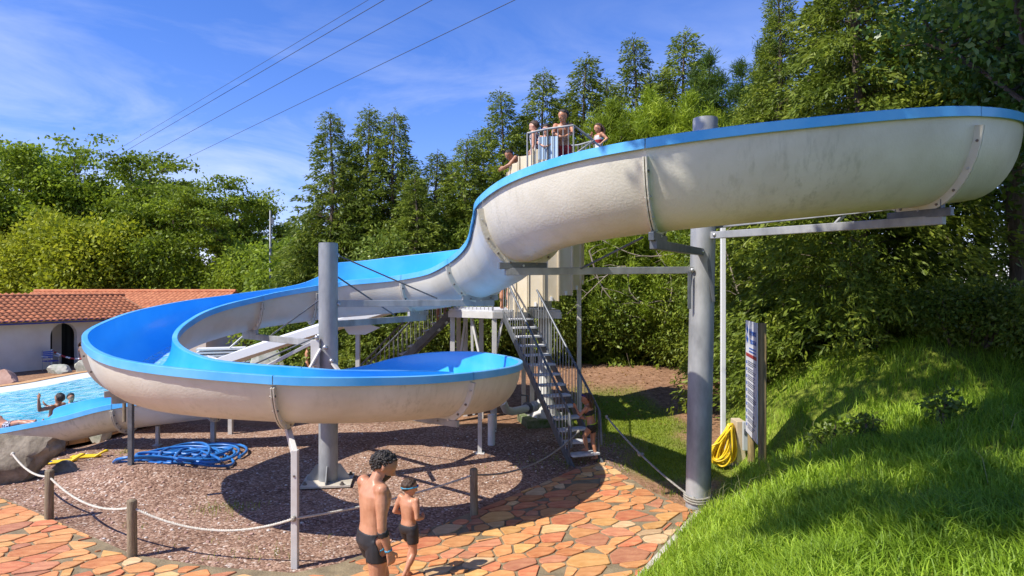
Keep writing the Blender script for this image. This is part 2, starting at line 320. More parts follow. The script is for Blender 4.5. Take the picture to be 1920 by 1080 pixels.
def ground_mat():
    m=bpy.data.materials.new('ground'); m.use_nodes=True; nt=m.node_tree; b=nt.nodes['Principled BSDF']; L=nt.links.new; N=nt.nodes.new
    b.inputs['Roughness'].default_value=0.95; b.inputs['Specular IOR Level'].default_value=0.15
    tc=N('ShaderNodeTexCoord'); ob=tc.outputs['Object']; at_=N('ShaderNodeAttribute'); at_.attribute_name='zone'; sep=N('ShaderNodeSeparateColor'); L(at_.outputs['Color'],sep.inputs[0])
    def ramp(src,stops):
        r=N('ShaderNodeValToRGB'); e=r.color_ramp.elements; e[0].position=stops[0][0]; e[0].color=(*stops[0][1],1); e[1].position=stops[-1][0]; e[1].color=(*stops[-1][1],1)
        for p,c in stops[1:-1]: q=e.new(p); q.color=(*c,1)
        L(src,r.inputs[0]); return r.outputs[0]
    def noise(s,d=4,ro=0.6):
        n=N('ShaderNodeTexNoise'); n.inputs['Scale'].default_value=s; n.inputs['Detail'].default_value=d; n.inputs['Roughness'].default_value=ro; L(ob,n.inputs['Vector']); return n.outputs['Fac']
    def mixc(f,a,c,t='MIX'):
        x=N('ShaderNodeMixRGB'); x.blend_type=t
        for s,v in ((0,f),(1,a),(2,c)):
            if hasattr(v,'links'): L(v,x.inputs[s])
            else: x.inputs[s].default_value=v if not isinstance(v,tuple) else (*v,1)
        return x.outputs[0]
    vo=N('ShaderNodeTexVoronoi'); vo.inputs['Scale'].default_value=34; L(ob,vo.inputs['Vector'])
    sv=N('ShaderNodeSeparateColor'); L(vo.outputs['Color'],sv.inputs[0])
    gcol=ramp(sv.outputs[0],[(0.0,(0.14,0.080,0.056)),(0.35,(0.26,0.155,0.108)),(0.7,(0.38,0.240,0.17)),(0.93,(0.49,0.345,0.26)),(1.0,(0.64,0.56,0.49))])
    gcol=mixc(0.75,gcol,ramp(noise(0.9,6),[(0.32,(0.55,0.50,0.46)),(0.55,(.9,.88,.86)),(0.7,(1,1,1))]),'MULTIPLY')
    bcol=ramp(noise(9,6,0.75),[(0.3,(0.13,0.075,0.042)),(0.5,(0.34,0.185,0.105)),(0.75,(0.52,0.33,0.21))])
    bcol=mixc(0.6,bcol,ramp(noise(0.9,3),[(0.3,(0.5,0.5,0.5)),(0.7,(1,1,1))]),'MULTIPLY')
    lcol=ramp(noise(14,6,0.7),[(0.3,(0.10,0.115,0.02)),(0.5,(0.19,0.24,0.03)),(0.75,(0.30,0.34,0.05))])
    far=ramp(noise(0.6,5),[(0.3,(0.05,0.065,0.02)),(0.7,(0.12,0.11,0.05))])
    c=mixc(sep.outputs[2],far,bcol); c=mixc(sep.outputs[1],c,lcol); c=mixc(sep.outputs[0],c,gcol); L(c,b.inputs['Base Color'])
    hv=N('ShaderNodeMath'); hv.operation='SUBTRACT'; hv.inputs[0].default_value=1.0; L(vo.outputs['Distance'],hv.inputs[1])
    bp=N('ShaderNodeBump'); bp.inputs['Strength'].default_value=0.55; bp.inputs['Distance'].default_value=0.02; L(hv.outputs[0],bp.inputs['Height'])
    b2=N('ShaderNodeBump'); b2.inputs['Strength'].default_value=0.3; b2.inputs['Distance'].default_value=0.1; L(noise(4,6),b2.inputs['Height']); L(b2.outputs[0],bp.inputs['Normal']); L(bp.outputs[0],b.inputs['Normal'])
    return m
build_ground()

# ------------------------------------------------------------------ crazy paving: every stone that shows is an object
def clip(poly,px,py,nx,ny):               # keep side where (p-(px,py)).n <= 0
    out=[]; n=len(poly)
    for i in range(n):
        a=poly[i]; b=poly[(i+1)%n]; da=(a[0]-px)*nx+(a[1]-py)*ny; db=(b[0]-px)*nx+(b[1]-py)*ny
        if da<=0: out.append(a)
        if (da<0<db) or (db<0<da): t=da/(da-db); out.append((a[0]+t*(b[0]-a[0]),a[1]+t*(b[1]-a[1])))
    return out
def stone_mats():
    cols=[((0.490,0.162,0.054),(0.666,0.294,0.115)),((0.539,0.223,0.076),(0.706,0.351,0.137)),((0.412,0.147,0.076),(0.568,0.257,0.130)),((0.588,0.323,0.130),(0.725,0.475,0.223)),((0.510,0.314,0.158),(0.647,0.446,0.245)),((0.461,0.123,0.054),(0.627,0.257,0.115)),((0.549,0.257,0.072),(0.686,0.389,0.144))]
    return [mat('flagstone_%d'%i,a,0.72,col2=b,scale=4.5,rnd=0.17,bump=0.45,bscale=14,stretch=(1.0,2.4,1),ramp=(0.33,0.67),detail=9) for i,(a,b) in enumerate(cols)]
def build_paving():
    rs=random.Random(21); me=bpy.data.meshes.new('paving')
    mb=MB(); mb.prism(PAVE,-0.05,0.012); base=mb.build('paving',M_mortar); tag(base,kind='structure')
    th=R(35); S=1.45; c,s=math.cos(th),math.sin(th)
    fw=lambda x,y:((c*x+s*y)/S,(-s*x+c*y)); bw=lambda u,v:(c*u*S-s*v,s*u*S+c*v)
    seeds=[]
    corners=[fw(x,y) for x,y in PAVE]; u0=min(p[0] for p in corners)-.5; u1=max(p[0] for p in corners)+.5; v0=min(p[1] for p in corners)-.5; v1=max(p[1] for p in corners)+.5
    for _ in range(30000):
        u,v=rs.uniform(u0,u1),rs.uniform(v0,v1); rad=rs.choice([.10,.13,.17,.21,.25])
        if all((u-a)**2+(v-b)**2>((rad+q)*.62)**2 for a,b,q in seeds): seeds.append((u,v,rad))
    seeds.sort(key=lambda q:bw(q[0],q[1])[1] if bw(q[0],q[1])[1]>7.2 else 99)
    mats=stone_mats(); rest=MB(); cnt=0
    W=np.array([(a,b) for a,b,_ in seeds])
    for i,(u,v,rad) in enumerate(seeds):
        x,y=bw(u,v)
        sd=float(poly_sd(PAVE,np.array([x]),np.array([y]))[0])
        if sd>0.25: continue
        poly=[(u-1,v-1),(u+1,v-1),(u+1,v+1),(u-1,v+1)]
        dd=np.hypot(W[:,0]-u,W[:,1]-v); order=np.argsort(dd)[1:18]
        for j in order:
            a,b,q=seeds[j]; nx,ny=a-u,b-v; D=math.hypot(nx,ny); nx/=D; ny/=D
            w=D*0.5+(rad**2-q**2)/(2*D)*0.5
            poly=clip(poly,u+nx*w,v+ny*w,nx,ny)
            if len(poly)<3: break
        if len(poly)<3: continue
        P=[bw(*p) for p in poly]
        nP=len(PAVE)
        for k in range(nP):
            ax,ay=PAVE[k]; bx,by=PAVE[(k+1)%nP]; ex,ey=bx-ax,by-ay; el=math.hypot(ex,ey)
            cx=sum(p[0] for p in P)/len(P); cy=sum(p[1] for p in P)/len(P)
            t=max(0,min(1,((cx-ax)*ex+(cy-ay)*ey)/el**2))
            if math.hypot(cx-ax-t*ex,cy-ay-t*ey)<0.6:
                # clockwise or counter: inside is on the right of a->b (list runs clockwise seen from above)
                P=clip(P,ax+ey/el*0.012,ay-ex/el*0.012,-ey/el,ex/el)
                if len(P)<3: break
        if len(P)<3: continue
        # inset for the joint
        Q=P; n=len(P)
        area=0.5*sum(P[k][0]*P[(k+1)%n][1]-P[(k+1)%n][0]*P[k][1] for k in range(n))
        if abs(area)<0.0025: continue
        if area<0: P=P[::-1]
        Q=P
        for k in range(n):
            ax,ay=P[k]; bx,by=P[(k+1)%n]; ex,ey=bx-ax,by-ay; el=math.hypot(ex,ey)
            if el<1e-5: continue
            g=rs.uniform(.009,.021); Q=clip(Q,ax-ey/el*g,ay+ex/el*g,ey/el,-ex/el)
            if len(Q)<3: break
        if len(Q)<3: continue
        # knock the corners off
        T=[]
        for k in range(len(Q)):
            a=Q[k-1]; b=Q[k]; d=Q[(k+1)%len(Q)]
            l1=math.hypot(a[0]-b[0],a[1]-b[1]); l2=math.hypot(d[0]-b[0],d[1]-b[1])
            if min(l1,l2)<0.02: continue
            e=min(.05,min(l1,l2)*.28)*rs.uniform(.4,1.2)
            e*=rs.uniform(.3,1.5)
            T.append((b[0]+(a[0]-b[0])*e/l1,b[1]+(a[1]-b[1])*e/l1)); T.append((b[0]+(d[0]-b[0])*e/l2,b[1]+(d[1]-b[1])*e/l2))
        if len(T)<3: continue
        cx=sum(p[0] for p in T)/len(T); cy=sum(p[1] for p in T)/len(T)
        top=0.026+rs.uniform(-.004,.006); tx,ty=rs.uniform(-.012,.012),rs.uniform(-.012,.012)
        lo=[(a-cx,b-cy,-0.002) for a,b in T]; hi=[(a-cx,b-cy,top-.005+(a-cx)*tx+(b-cy)*ty) for a,b in T]; hh=[((a-cx)*.955,(b-cy)*.955,top+(a-cx)*tx+(b-cy)*ty) for a,b in T]
        m_=MB(); k=len(T); m_.add(lo+hi+hh,[(q,(q+1)%k,k+(q+1)%k,k+q) for q in range(k)]+[(k+q,k+(q+1)%k,2*k+(q+1)%k,2*k+q) for q in range(k)]+[tuple(range(2*k,3*k))])
        mi=rs.choice([0,0,0,1,1,1,1,2,2,3,4,5,5,6])
        fx=960+cx/cy*FPX
        if cy>7.25 and -120<fx<1920 and cnt<300:
            o=m_.build('flagstone',mats[mi]); o.location=(cx,cy,0); o.parent=base; cnt+=1
        else:
            rest.add([(a+cx,b+cy,z) for a,b,z in m_.v],m_.f,mi)
    if rest.v:
        o=rest.build('flagstone',mats); o.parent=base; tag(o,kind='stuff')
    return base,cnt
build_paving()
def kerb():
    base=MB(); a=Vector((2.62,9.50)); b=Vector((-.6,3.96)); n=16; root=None
    mb=MB(); d=(b-a).normalized(); nn=Vector((-d.y,d.x)); nn=nn if nn.x>0 else -nn
    q=[a+nn*.004,b+nn*.004,b+nn*.085,a+nn*.085]; mb.prism([tuple(p) for p in q],-.05,.035); k=mb.build('kerb',M_concrete); tag(k,kind='structure')
kerb()

# ------------------------------------------------------------------ the big water slide
C1=(2.95,9.80); R1=2.90; C2=(-3.14,10.93); R2=2.70
def c1(a,r=R1): return (C1[0]+r*math.cos(R(a)),C1[1]+r*math.sin(R(a)))
def c2(a,r=R2): return (C2[0]+r*math.cos(R(a)),C2[1]+r*math.sin(R(a)))
# x, y, bottom height, left wall, right wall, flange after this station
ST=[(1.55,15.05,5.52,.62,.62,0),(2.45,14.85,5.40,.62,.62,1),(3.55,14.15,5.28,.66,.60,0)]
ST+=[(*c1(60,3.1),5.12,.70,.58,0),(*c1(35,3.12),4.88,.76,.58,1),(*c1(5,3.14),4.58,.82,.58,0),(*c1(-27,3.10),4.34,.88,.58,0),(*c1(-60,2.95),4.12,.90,.58,1),
     (*c1(-87),3.97,.86,.58,0),(*c1(-118),3.84,.85,.58,1),(*c1(-142),3.74,.84,.58,0),(*c1(-165),3.58,.84,.60,1),(.02,9.85,3.42,.82,.62,0)]
ST+=[(-.14,10.75,3.26,.70,.74,0),(*c2(17),3.06,.64,.95,1),(*c2(40),2.90,.64,1.10,0),(*c2(62),2.78,.66,1.14,1),(*c2(90),2.66,.68,1.12,0),(*c2(102),2.61,.68,1.06,0),(*c2(110),2.57,.67,.74,1),
     (*c2(135),2.42,.63,.66,1),(*c2(158),2.22,.66,.70,0),(*c2(180),1.98,.70,.76,0),(*c2(206),1.76,.66,.76,1),(*c2(242),1.66,.58,.66,0),(*c2(278),1.58,.56,.60,1),(*c2(300),1.51,.56,.60,0),(*c2(322),1.44,.56,.62,1),
     (*c2(350),1.30,.56,.70,0),(*c2(375),1.20,.54,.76,1),(*c2(405),1.07,.52,.86,0),(*c2(432),.95,.52,.84,1),(*c2(450),.88,.54,.66,0),
     (-4.4,13.62,.76,.56,.58,0),(-6.0,13.56,.60,.57,.60,1),(-7.75,13.52,.38,.56,.62,1),(-8.8,13.58,.16,.50,.72,0),(-9.9,13.80,-.04,.46,.66,0),(-10.3,13.92,-.10,.44,.44,0),(-11.6,14.25,-.27,.38,.38,0)]
def catmull(P,sub):
    P=np.array(P,float); out=[]; n=len(P)
    for i in range(n-1):
        p0,p1,p2,p3=P[max(i-1,0)],P[i],P[i+1],P[min(i+2,n-1)]
        for k in range(sub):
            t=k/sub; out.append(0.5*((2*p1)+(-p0+p2)*t+(2*p0-5*p1+4*p2-p3)*t*t+(-p0+3*p1-3*p2+p3)*t**3))
    out.append(P[-1]); return np.array(out)
SUB=8
SL=catmull([s[:5] for s in ST],SUB); FL=[i*SUB for i,s in enumerate(ST) if s[5]]
HW=0.535
def sl_frame(i):
    a=SL[max(i-1,0)][:2]; b=SL[min(i+1,len(SL)-1)][:2]; t=Vector((b[0]-a[0],b[1]-a[1],0)).normalized()
    return t,Vector((-t.y,t.x,0))          # travel direction, left
NS=20
def sl_section(i,off=0.0,extra=0.0):       # points from left rim to right rim, 'off' outside the inner skin
    x,y,b,wl,wr=SL[i]; t,l=sl_frame(i); o=Vector((x,y,b)); P=[]
    for k in range(NS+1):
        a=-math.pi/2+math.pi*k/NS; sa,ca=math.sin(a),math.cos(a)
        w=wl if a<0 else wr
        hw=HW+off; lat=-sa*hw; z=w-(w+off)*max(ca,0)**0.92
        P.append(o+l*lat+Vector((0,0,z)))
    return P
def build_slide():
    root=empty('water_slide',(-3.0,10.9,0),'long spiral water slide with blue channel and off-white outside looping round two steel pillars','water slide')
    bounds=[0]+FL+[len(SL)-1]
    for s in range(len(bounds)-1):
        i0,i1=bounds[s],bounds[s+1]
        sec=[i for i in range(i0,i1+1)]
        outer=MB(); inner=MB(); rims=[]; caps=[]
        PO=[sl_section(i,0.035) for i in sec]; PI=[sl_section(i,0.0) for i in sec]
        def loft(mb,rows,flip=False):
            n=len(rows[0]); V=[p for r in rows for p in r]; F=[]
            for a in range(len(rows)-1):
                for k in range(n-1):
                    q=(a*n+k,a*n+k+1,(a+1)*n+k+1,(a+1)*n+k); F.append(q[::-1] if flip else q)
            mb.add(V,F,0,True)
        loft(outer,PO); loft(inner,PI,True)
        for side in (0,-1):
            prof=[]
            for q,i in enumerate(sec):
                t,l=sl_frame(i); out=l if side==0 else -l; p=PI[q][side]+t*(.005 if q==0 else (-.005 if q==len(sec)-1 else 0)); U=Vector((0,0,1))
                prof.append([p+U*0.0-out*.001,p+U*.012+out*.003,p+U*.013+out*.066,p+U*.007+out*.074,p-U*.088+out*.078,p-U*.091+out*.070,p-U*.012+out*.060,p-U*.02+out*.036])
            rim=MB(); loft(rim,prof,side==-1); rims.append(rim)
        # end caps where the channel is open
        for e in (0,-1):
            if (s==0 and e==0) or (s==len(bounds)-2 and e==-1):
                a,b=PI[e],PO[e]; V=a+b; n=len(a); cp=MB(); cp.add(V,[(k,k+1,n+k+1,n+k) for k in range(n-1)]); caps.append(cp)
        o=part(outer,'chute_section',M_gel,root)
        for mb,nm,m in [(inner,'channel_lining',M_blue)]+[(r,'rim',M_rim) for r in rims]+[(r,'end_lip',M_rim) for r in caps]:
            c=mb.build(nm,m); c.parent=o
            if nm=='rim': c.data.set_sharp_from_angle(angle=R(32)); c.matrix_parent_inverse=Matrix.Identity(4)
    # bolted flanges
    bolt=MB(); bolt.lathe((0,0,0),[(0,.03),(.014,.03),(.017,.02),(.017,-.03),(.014,-.04),(0,-.04)],6,0,False); bme=bolt.mesh('bolt',M_bolt); bme2=bolt.mesh('bolt',M_bolt_l)
    rs=random.Random(3)
    for i in FL:
        t,l=sl_frame(i); a=sl_section(i,.03); b=sl_section(i,.115); mb=MB(); n=len(a)
        lo=1; hi=n-1
        for sgn in (-1,1):
            A=[p+t*.006*sgn for p in a[lo:hi]]; 
            B=[p+t*.006*sgn for p in b[lo:hi]]; D=[p+t*.022*sgn for p in b[lo:hi]]; E=[p+t*.022*sgn for p in a[lo:hi]]; m=len(A)
            mb.add(A+B+D+E,[(r*m+k,((r+1)%4)*m+k,((r+1)%4)*m+k+1,r*m+k+1) for r in range(4) for k in range(m-1)]+[(0,m,2*m,3*m),(m-1,4*m-1,3*m-1,2*m-1)])
        f=part(mb,'flange',M_gel,root)
        c=sl_section(i,.078); q=t.to_track_quat('Z','Y').to_euler()
        for k in range(2,n-1,2):
            o=inst('bolt',bme if rs.random()<.7 else bme2,f,c[k],q); o.matrix_parent_inverse=Matrix.Identity(4)
    # water running along the channel floor
    w=MB(); rows=[]; 
    for i in range(3*SUB,len(SL)-4):
        x,y,b,wl,wr=SL[i]; t,l=sl_frame(i); row=[]
        for k in range(7):
            a=-.42+.84*k/6; a+=.03*math.sin(i*.7); lat=-math.sin(a)*HW*.985; row.append(Vector((x,y,b+max(wl,wr)*0.0+.008+(.6)*(1-math.cos(a)**.92)))+l*lat)
        rows.append(row)
    V=[p for r in rows for p in r]; w.add(V,[(a*7+k,(a+1)*7+k,(a+1)*7+k+1,a*7+k+1) for a in range(len(rows)-1) for k in range(6)],0,True)
    part(w,'running_water',water_film(),root)
    return root
def water_film():
    m=bpy.data.materials.new('running_water'); m.use_nodes=True; nt=m.node_tree; b=nt.nodes['Principled BSDF']; L=nt.links.new
    b.inputs['Base Color'].default_value=(.55,.75,.88,1); b.inputs['Roughness'].default_value=.12
    tc=nt.nodes.new('ShaderNodeTexCoord'); n=nt.nodes.new('ShaderNodeTexNoise'); n.inputs['Scale'].default_value=14; n.inputs['Detail'].default_value=6; L(tc.outputs['Object'],n.inputs['Vector'])
    mr=nt.nodes.new('ShaderNodeMapRange'); mr.inputs['From Min'].default_value=.42; mr.inputs['From Max'].default_value=.68; mr.inputs['To Min'].default_value=.12; mr.inputs['To Max'].default_value=.75
    L(n.outputs['Fac'],mr.inputs['Value']); L(mr.outputs[0],b.inputs['Alpha'])
    bp=nt.nodes.new('ShaderNodeBump'); bp.inputs['Strength'].default_value=.6; bp.inputs['Distance'].default_value=.02; L(n.outputs['Fac'],bp.inputs['Height']); L(bp.outputs[0],b.inputs['Normal'])
    return m
build_slide()

# ------------------------------------------------------------------ pillars and slide supports
def ball_bolts(root,pts,r=.032):
    for p in pts:
        mb=MB(); mb.ball(p,r,8,5); part(mb,'bolt_head',M_bolt_l,root)
def sl_bottom(i,off=.05):
    x,y,b,wl,wr=SL[i]; return Vector((x,y,b-off))
def station(k): return k*SUB
def pillar(x,y,r,h,lean,label,topring):
    root=empty('support_pillar',(x,y,gz(x,y)),label,'pillar')
    mb=MB(); mb.tube([(x,y,-.1),(x+lean*.5,y,h*.5),(x+lean,y,h)],r,28); part(mb,'column',M_steel,root)
    if topring:
        mb=MB(); mb.tube([(x+lean*.95,y,h-.20),(x+lean*.95,y,h-.185)],r+.008,28); part(mb,'collar',M_steel,root)
    mb=MB(); mb.tube([(x+lean,y,h),(x+lean,y,h+.02)],r*.985,28); part(mb,'cap',M_steel,root)
    return root
P2=(-3.02,10.96)
p2=pillar(*P2,.155,3.92,0,'tall grey galvanised pillar with bolted base plate inside the lower slide loop',False)
mb=MB(); mb.box((P2[0],P2[1],.035),(.78,.74,.03),Matrix.Rotation(R(8),3,'Z')); part(mb,'base_plate',M_concrete,p2)
for a in (0,90,180,270):
    d=Vector((math.cos(R(a+8)),math.sin(R(a+8)),0)); c=Vector((*P2,.05)); n=Vector((-d.y,d.x,0))*.008
    q=[c+d*.15,c+d*.34,c+d*.34+Vector((0,0,.05)),c+d*.19+Vector((0,0,.26)),c+d*.15+Vector((0,0,.26))]
    g=MB(); g.add([p-n for p in q]+[p+n for p in q],[(4,3,2,1,0),(5,6,7,8,9)]+[(i,(i+1)%5,5+(i+1)%5,5+i) for i in range(5)]); part(g,'gusset',M_steel,p2)
for sx in (-1,1):
    for sy in (-1,1):
        g=MB(); g.lathe((P2[0]+sx*.3,P2[1]+sy*.29,.05),[(0,.05),(.022,.05),(.022,.02),(.04,.02),(.04,0)],6,0,False); part(g,'anchor_bolt',M_bolt,p2)
def arm(root,a,b,w,h,m=M_steel,name='support_arm'):
    mb=MB(); mb.beam(a,b,w,h); return part(mb,name,m,root,.006)
def rod(root,a,b,r=.012):
    mb=MB(); mb.tube([a,b],r,6); part(mb,'tie_rod',M_steel_d,root)
def bracket(root,i,z,m=M_steel):       # cross bar under a flange with two uprights
    t,l=sl_frame(i); b=sl_bottom(i,.12)
    arm(root,Vector((b.x,b.y,z))-l*.34,Vector((b.x,b.y,z))+l*.34,.06,.09,m,'cradle_bar')
    for s in(-1,1):
        p=Vector((b.x,b.y,z))+l*.24*s; arm(root,p,p+Vector((0,0,max(.1,b.z-z+.14))),.05,.02,m,'cradle_upright')
def kk(ang,near=None):                 # index of the slide sample on loop 2 nearest to an angle, first or second pass
    best=min((i for i in range(13*SUB,33*SUB)),key=lambda i:abs(math.atan2(math.sin(math.atan2(SL[i][1]-C2[1],SL[i][0]-C2[0])-R(ang)),math.cos(math.atan2(SL[i][1]-C2[1],SL[i][0]-C2[0])-R(ang))))+(0 if near is None else abs(SL[i][2]-near)*.2)); return best
I17=station(14); I62=station(16); I135=station(20); I206=station(23); I262=station(25); I322=station(27); I375=station(29); I110=station(19)
pc=Vector((*P2,0))
def from_p2(i,z,zend=None,r=.15):
    b=sl_bottom(i); d=Vector((b.x-pc.x,b.y-pc.y,0)).normalized(); a=pc+d*r; e=Vector((b.x,b.y,0))+d*.25
    return Vector((a.x,a.y,z)),Vector((e.x,e.y,z if zend is None else zend))
for i,z in ((I17,2.94),(I62,2.60),(I135,2.27),(I206,1.58),(I322,1.33)):
    a,b=from_p2(i,z); b=b if i!=I322 else a.lerp(b,.86); arm(p2,a,b,.07,.11 if i!=I322 else .07); bracket(p2,i,z+(.09 if i!=I322 else .02))
    ball_bolts(p2,[a+Vector((0,-.06,0))+(b-a).normalized()*.03])
for i,z,zt in ((I17,3.02,3.74),(I62,2.68,3.42),(I135,2.33,3.05),(I206,1.66,2.42)):
    a,b=from_p2(i,z); rod(p2,Vector((a.x,a.y,zt)),a+(b-a)*.62,.014); ball_bolts(p2,[Vector((a.x,a.y,zt))],.035)
# flat brackets low on the pillar
arm(p2,(-3.19,10.80,2.36),(-3.19,10.80,1.5),.14,.02,M_steel_w,'side_plate')
arm(p2,(-3.10,10.79,2.22),(-3.52,10.55,1.35),.10,.03,M_steel_w,'flat_brace')
arm(p2,(-2.90,10.79,1.98),(-2.35,10.45,1.45),.08,.03,M_steel_w,'flat_brace')
arm(p2,(-3.16,10.86,2.36),(-4.65,10.35,1.55),.05,.05,M_steel_w,'flat_brace')
ball_bolts(p2,[(-3.16,10.79,2.40),(-3.02,10.78,2.24),(-2.92,10.79,2.02),(-3.19,10.8,1.95)],.04)

P1=(2.72,9.76)
p1=pillar(*P1,.178,5.66,.11,'thick tall grey steel pillar inside the upper slide loop on the edge of the grass bank',True)
qc=Vector((*P1,0))
def from_p1(i,z,r=.17,ext=.25,zend=None):
    b=sl_bottom(i); d=Vector((b.x-qc.x,b.y-qc.y,0)).normalized(); a=qc+d*r+Vector((.07,0,0)); e=Vector((b.x,b.y,0))+d*ext
    return Vector((a.x,a.y,z)),Vector((e.x,e.y,z if zend is None else zend))
J35=station(4); J56=station(7); J118=station(9); J165=station(11)
for i,z,m,ze in ((J56,3.96,M_steel,3.92),(J118,3.72,M_steel_d,3.66),(J165,3.46,M_steel,3.42),(J35,4.62,M_steel,4.60)):
    a,b=from_p1(i,z,zend=ze); arm(p1,a,b,.08,.10,m); bracket(p1,i,ze+.08,M_steel_d)
    ball_bolts(p1,[a+Vector((0,-.07,0))+(b-a).normalized()*.02])
a,b=from_p1(J165,3.46); rod(p1,Vector((1.55,7.9,3.80)),a+(b-a)*.62,.014)
# long raked plates down the pillar and the parallel upper arm on the right
arm(p1,(2.78,9.60,3.95),(2.90,9.585,3.0),.05,.02,M_steel_d,'stiffener'); arm(p1,(2.56,9.62,3.44),(2.56,9.62,2.9),.05,.02,M_steel_d,'stiffener')
a,b=from_p1(J56,4.12,ext=.1); arm(p1,a+Vector((.1,.25,0)),b+Vector((.25,.5,.05)),.06,.08)
arm(p1,(4.0,8.3,3.97),(4.25,8.5,4.15),.03,.05,M_steel,'link_plate')
# near posts that stand on the gravel
def slide_post(x,y,i,label,w=.075):
    root=empty('slide_post',(x,y,gz(x,y)),label,'post','posts under the slide'); b=sl_bottom(i); 
    top=min(b.z,SL[i][2])-.02; z0=gz(x,y)-.1
    arm(root,(x,y,z0),(x,y,top-.16),w,w,M_steel_w,'shaft'); 
    t,l=sl_frame(i); v=Vector((b.x,b.y,0))-Vector((x,y,0))
    arm(root,(x,y,top-.22),Vector((b.x,b.y,top-.02))+v*.6,.06,.11,M_steel_w,'head_bracket')
    mb=MB(); mb.box((x,y-w/2-.004,top-.45),(.02,.012,.02)); part(mb,'bolt',M_bolt,root)
slide_post(-2.48,7.62,I262,'slim pale steel post holding up the front of the lower slide loop')
def twin_post(x,y,i):
    root=empty('slide_post',(x,y,gz(x,y)),'twin dark post at the left bend of the slide beside the pool','post','posts under the slide'); b=SL[i][2]
    arm(root,(x-.06,y,b-.75),(x-.06,y,b+.02),.04,.05,M_wood,'flat_bar'); arm(root,(x+.05,y,gz(x,y)-.1),(x+.05,y,b+.02),.075,.075,M_steel_d,'shaft')
    arm(root,(x+.09,y+.02,b-.10),(x+1.3,y+.5,b-.10),.07,.11,M_steel_d,'head_bracket')
twin_post(-6.28,10.9,I206)
def plain_post(x,y,zt,label,w=.08,m=M_steel_w,grp='posts under the slide'):
    root=empty('slide_post',(x,y,gz(x,y)),label,'post',grp); arm(root,(x,y,gz(x,y)-.1),(x,y,zt),w,w,m,'shaft'); arm(root,(x,y,gz(x,y)-.02),(x,y,gz(x,y)+.02),w*2.2,w*2.2,m,'foot_plate'); return root
plain_post(-.43,14.9,1.3,'short white square post under the right end of the lower slide loop',.075)
plain_post(-.62,12.9,1.05,'white square post behind the right end of the lower slide loop')
plain_post(-6.05,13.5,.52,'short grey post under the slide exit beside the coiled blue hose',.09,M_steel)
plain_post(-7.2,13.55,.40,'short post under the slide exit behind the twin dark post',.07,M_steel)
plain_post(4.10,12.95,4.85,'slender tall white post behind the thick grey pillar with the yellow hose at its foot',.085,M_white)

# ------------------------------------------------------------------ entrance stairs, landing and stair tower
LZ=2.70
def stair(name,label,foot,top,n,W,rail_side=(1,-1),h_top=LZ,mr=M_steel_d,sp=.5,z0=0,railh=.92,thick=.16):
    foot=Vector(foot); top=Vector(top); run=Vector((top.x-foot.x,top.y-foot.y,0)); L=run.length; d=run/L; s=Vector((d.y,-d.x,0))  # right-hand side going up
    root=empty(name,(foot.x,foot.y,z0),label,'stairs')
    H=h_top-z0
    P=lambda u,lat,z:Vector((foot.x,foot.y,z0))+d*L*u+s*lat+Vector((0,0,z))
    for lat in(-W/2-.02,W/2+.02): arm(root,P(-.02,lat,-.08),P(1,lat,H-.06),.035,thick,mr,'stringer')
    for k in range(1,n):
        u=(k-.5)/n; mb=MB(); c=P(u,0,H*k/n-.02); rot=Matrix((s,d,Vector((0,0,1)))).transposed(); mb.box(c,(W-.01,L/n*1.02,.035),rot); part(mb,'tread',M_tread,root)
    for q,lat in enumerate((-W/2-.03,W/2+.03)):
        mb=MB(); pts=[P(.0,lat,railh*.35),P(.02,lat,railh),P(1.0,lat,H+railh)]; mb.tube(pts,.024,8); part(mb,'handrail',mr,root)
        mb=MB(); mb.tube([P(.03,lat,-.05),P(.03,lat,railh)],.024,8); part(mb,'newel_post',mr,root)
        nb=int(L*math.hypot(1,H/L)/.17)
        for b in range(1,nb):
            u=.03+.97*b/nb; mb=MB(); mb.tube([P(u,lat,H*u),P(u,lat,H*u+railh)],.0095,6); part(mb,'baluster',M_steel,root)
    return root
stair('entrance_stairs','narrow steel stairs with pale treads rising to the landing from the stone path',(1.36,12.12),(.05,15.35),15,.56)
stair('rear_stairs','second steel stairs descending to the left behind the slide',(-4.25,17.6),(-1.45,17.3),14,.7,z0=-.05)
def landing():
    root=empty('landing_platform',(-.6,16.2,0),'steel landing on posts at the top of the entrance stairs','platform')
    poly=[(-.42,15.12),(.45,15.35),(1.1,15.1),(1.0,16.9),(-1.5,17.9),(-1.5,15.9)]
    mb=MB(); mb.prism(poly,LZ-.04,LZ); part(mb,'deck',M_tread,root)
    for i in range(len(poly)):
        a=Vector((*poly[i],LZ-.12)); b=Vector((*poly[(i+1)%len(poly)],LZ-.12)); arm(root,a,b,.05,.15,M_steel_w,'edge_beam')
    for (x,y) in ((-.40,15.2),(-1.42,15.95),(-1.15,16.5),(-.75,16.3),(.5,16.6),(-1.42,17.75),(.3,17.2)):
        arm(root,(x,y,gz(x,y)-.05),(x,y,LZ-.12),.11,.11,M_steel_w,'leg')
    for a,b in (((-.42,15.3,.2),(-.95,15.7,LZ-.2)),((-.42,15.25,1.5),(-.2,15.2,LZ-.15)),((-.9,15.75,.2),(-.95,15.7,LZ-.2)),((-1.4,16.0,.3),(-1.15,16.5,LZ-.3))): arm(root,a,b,.06,.06,M_steel_w,'brace')
    # front-left railing
    a=Vector((-.44,15.14,LZ)); b=Vector((-1.48,15.92,LZ))
    mb=MB(); mb.tube([a+Vector((0,0,1)),b+Vector((0,0,1))],.022,8); part(mb,'handrail',M_steel,root)
    for k in range(12):
        p=a.lerp(b,k/11); mb=MB(); mb.tube([p,p+Vector((0,0,1))],.011 if 0<k<11 else .026,6); part(mb,'baluster',M_steel,root)
landing()
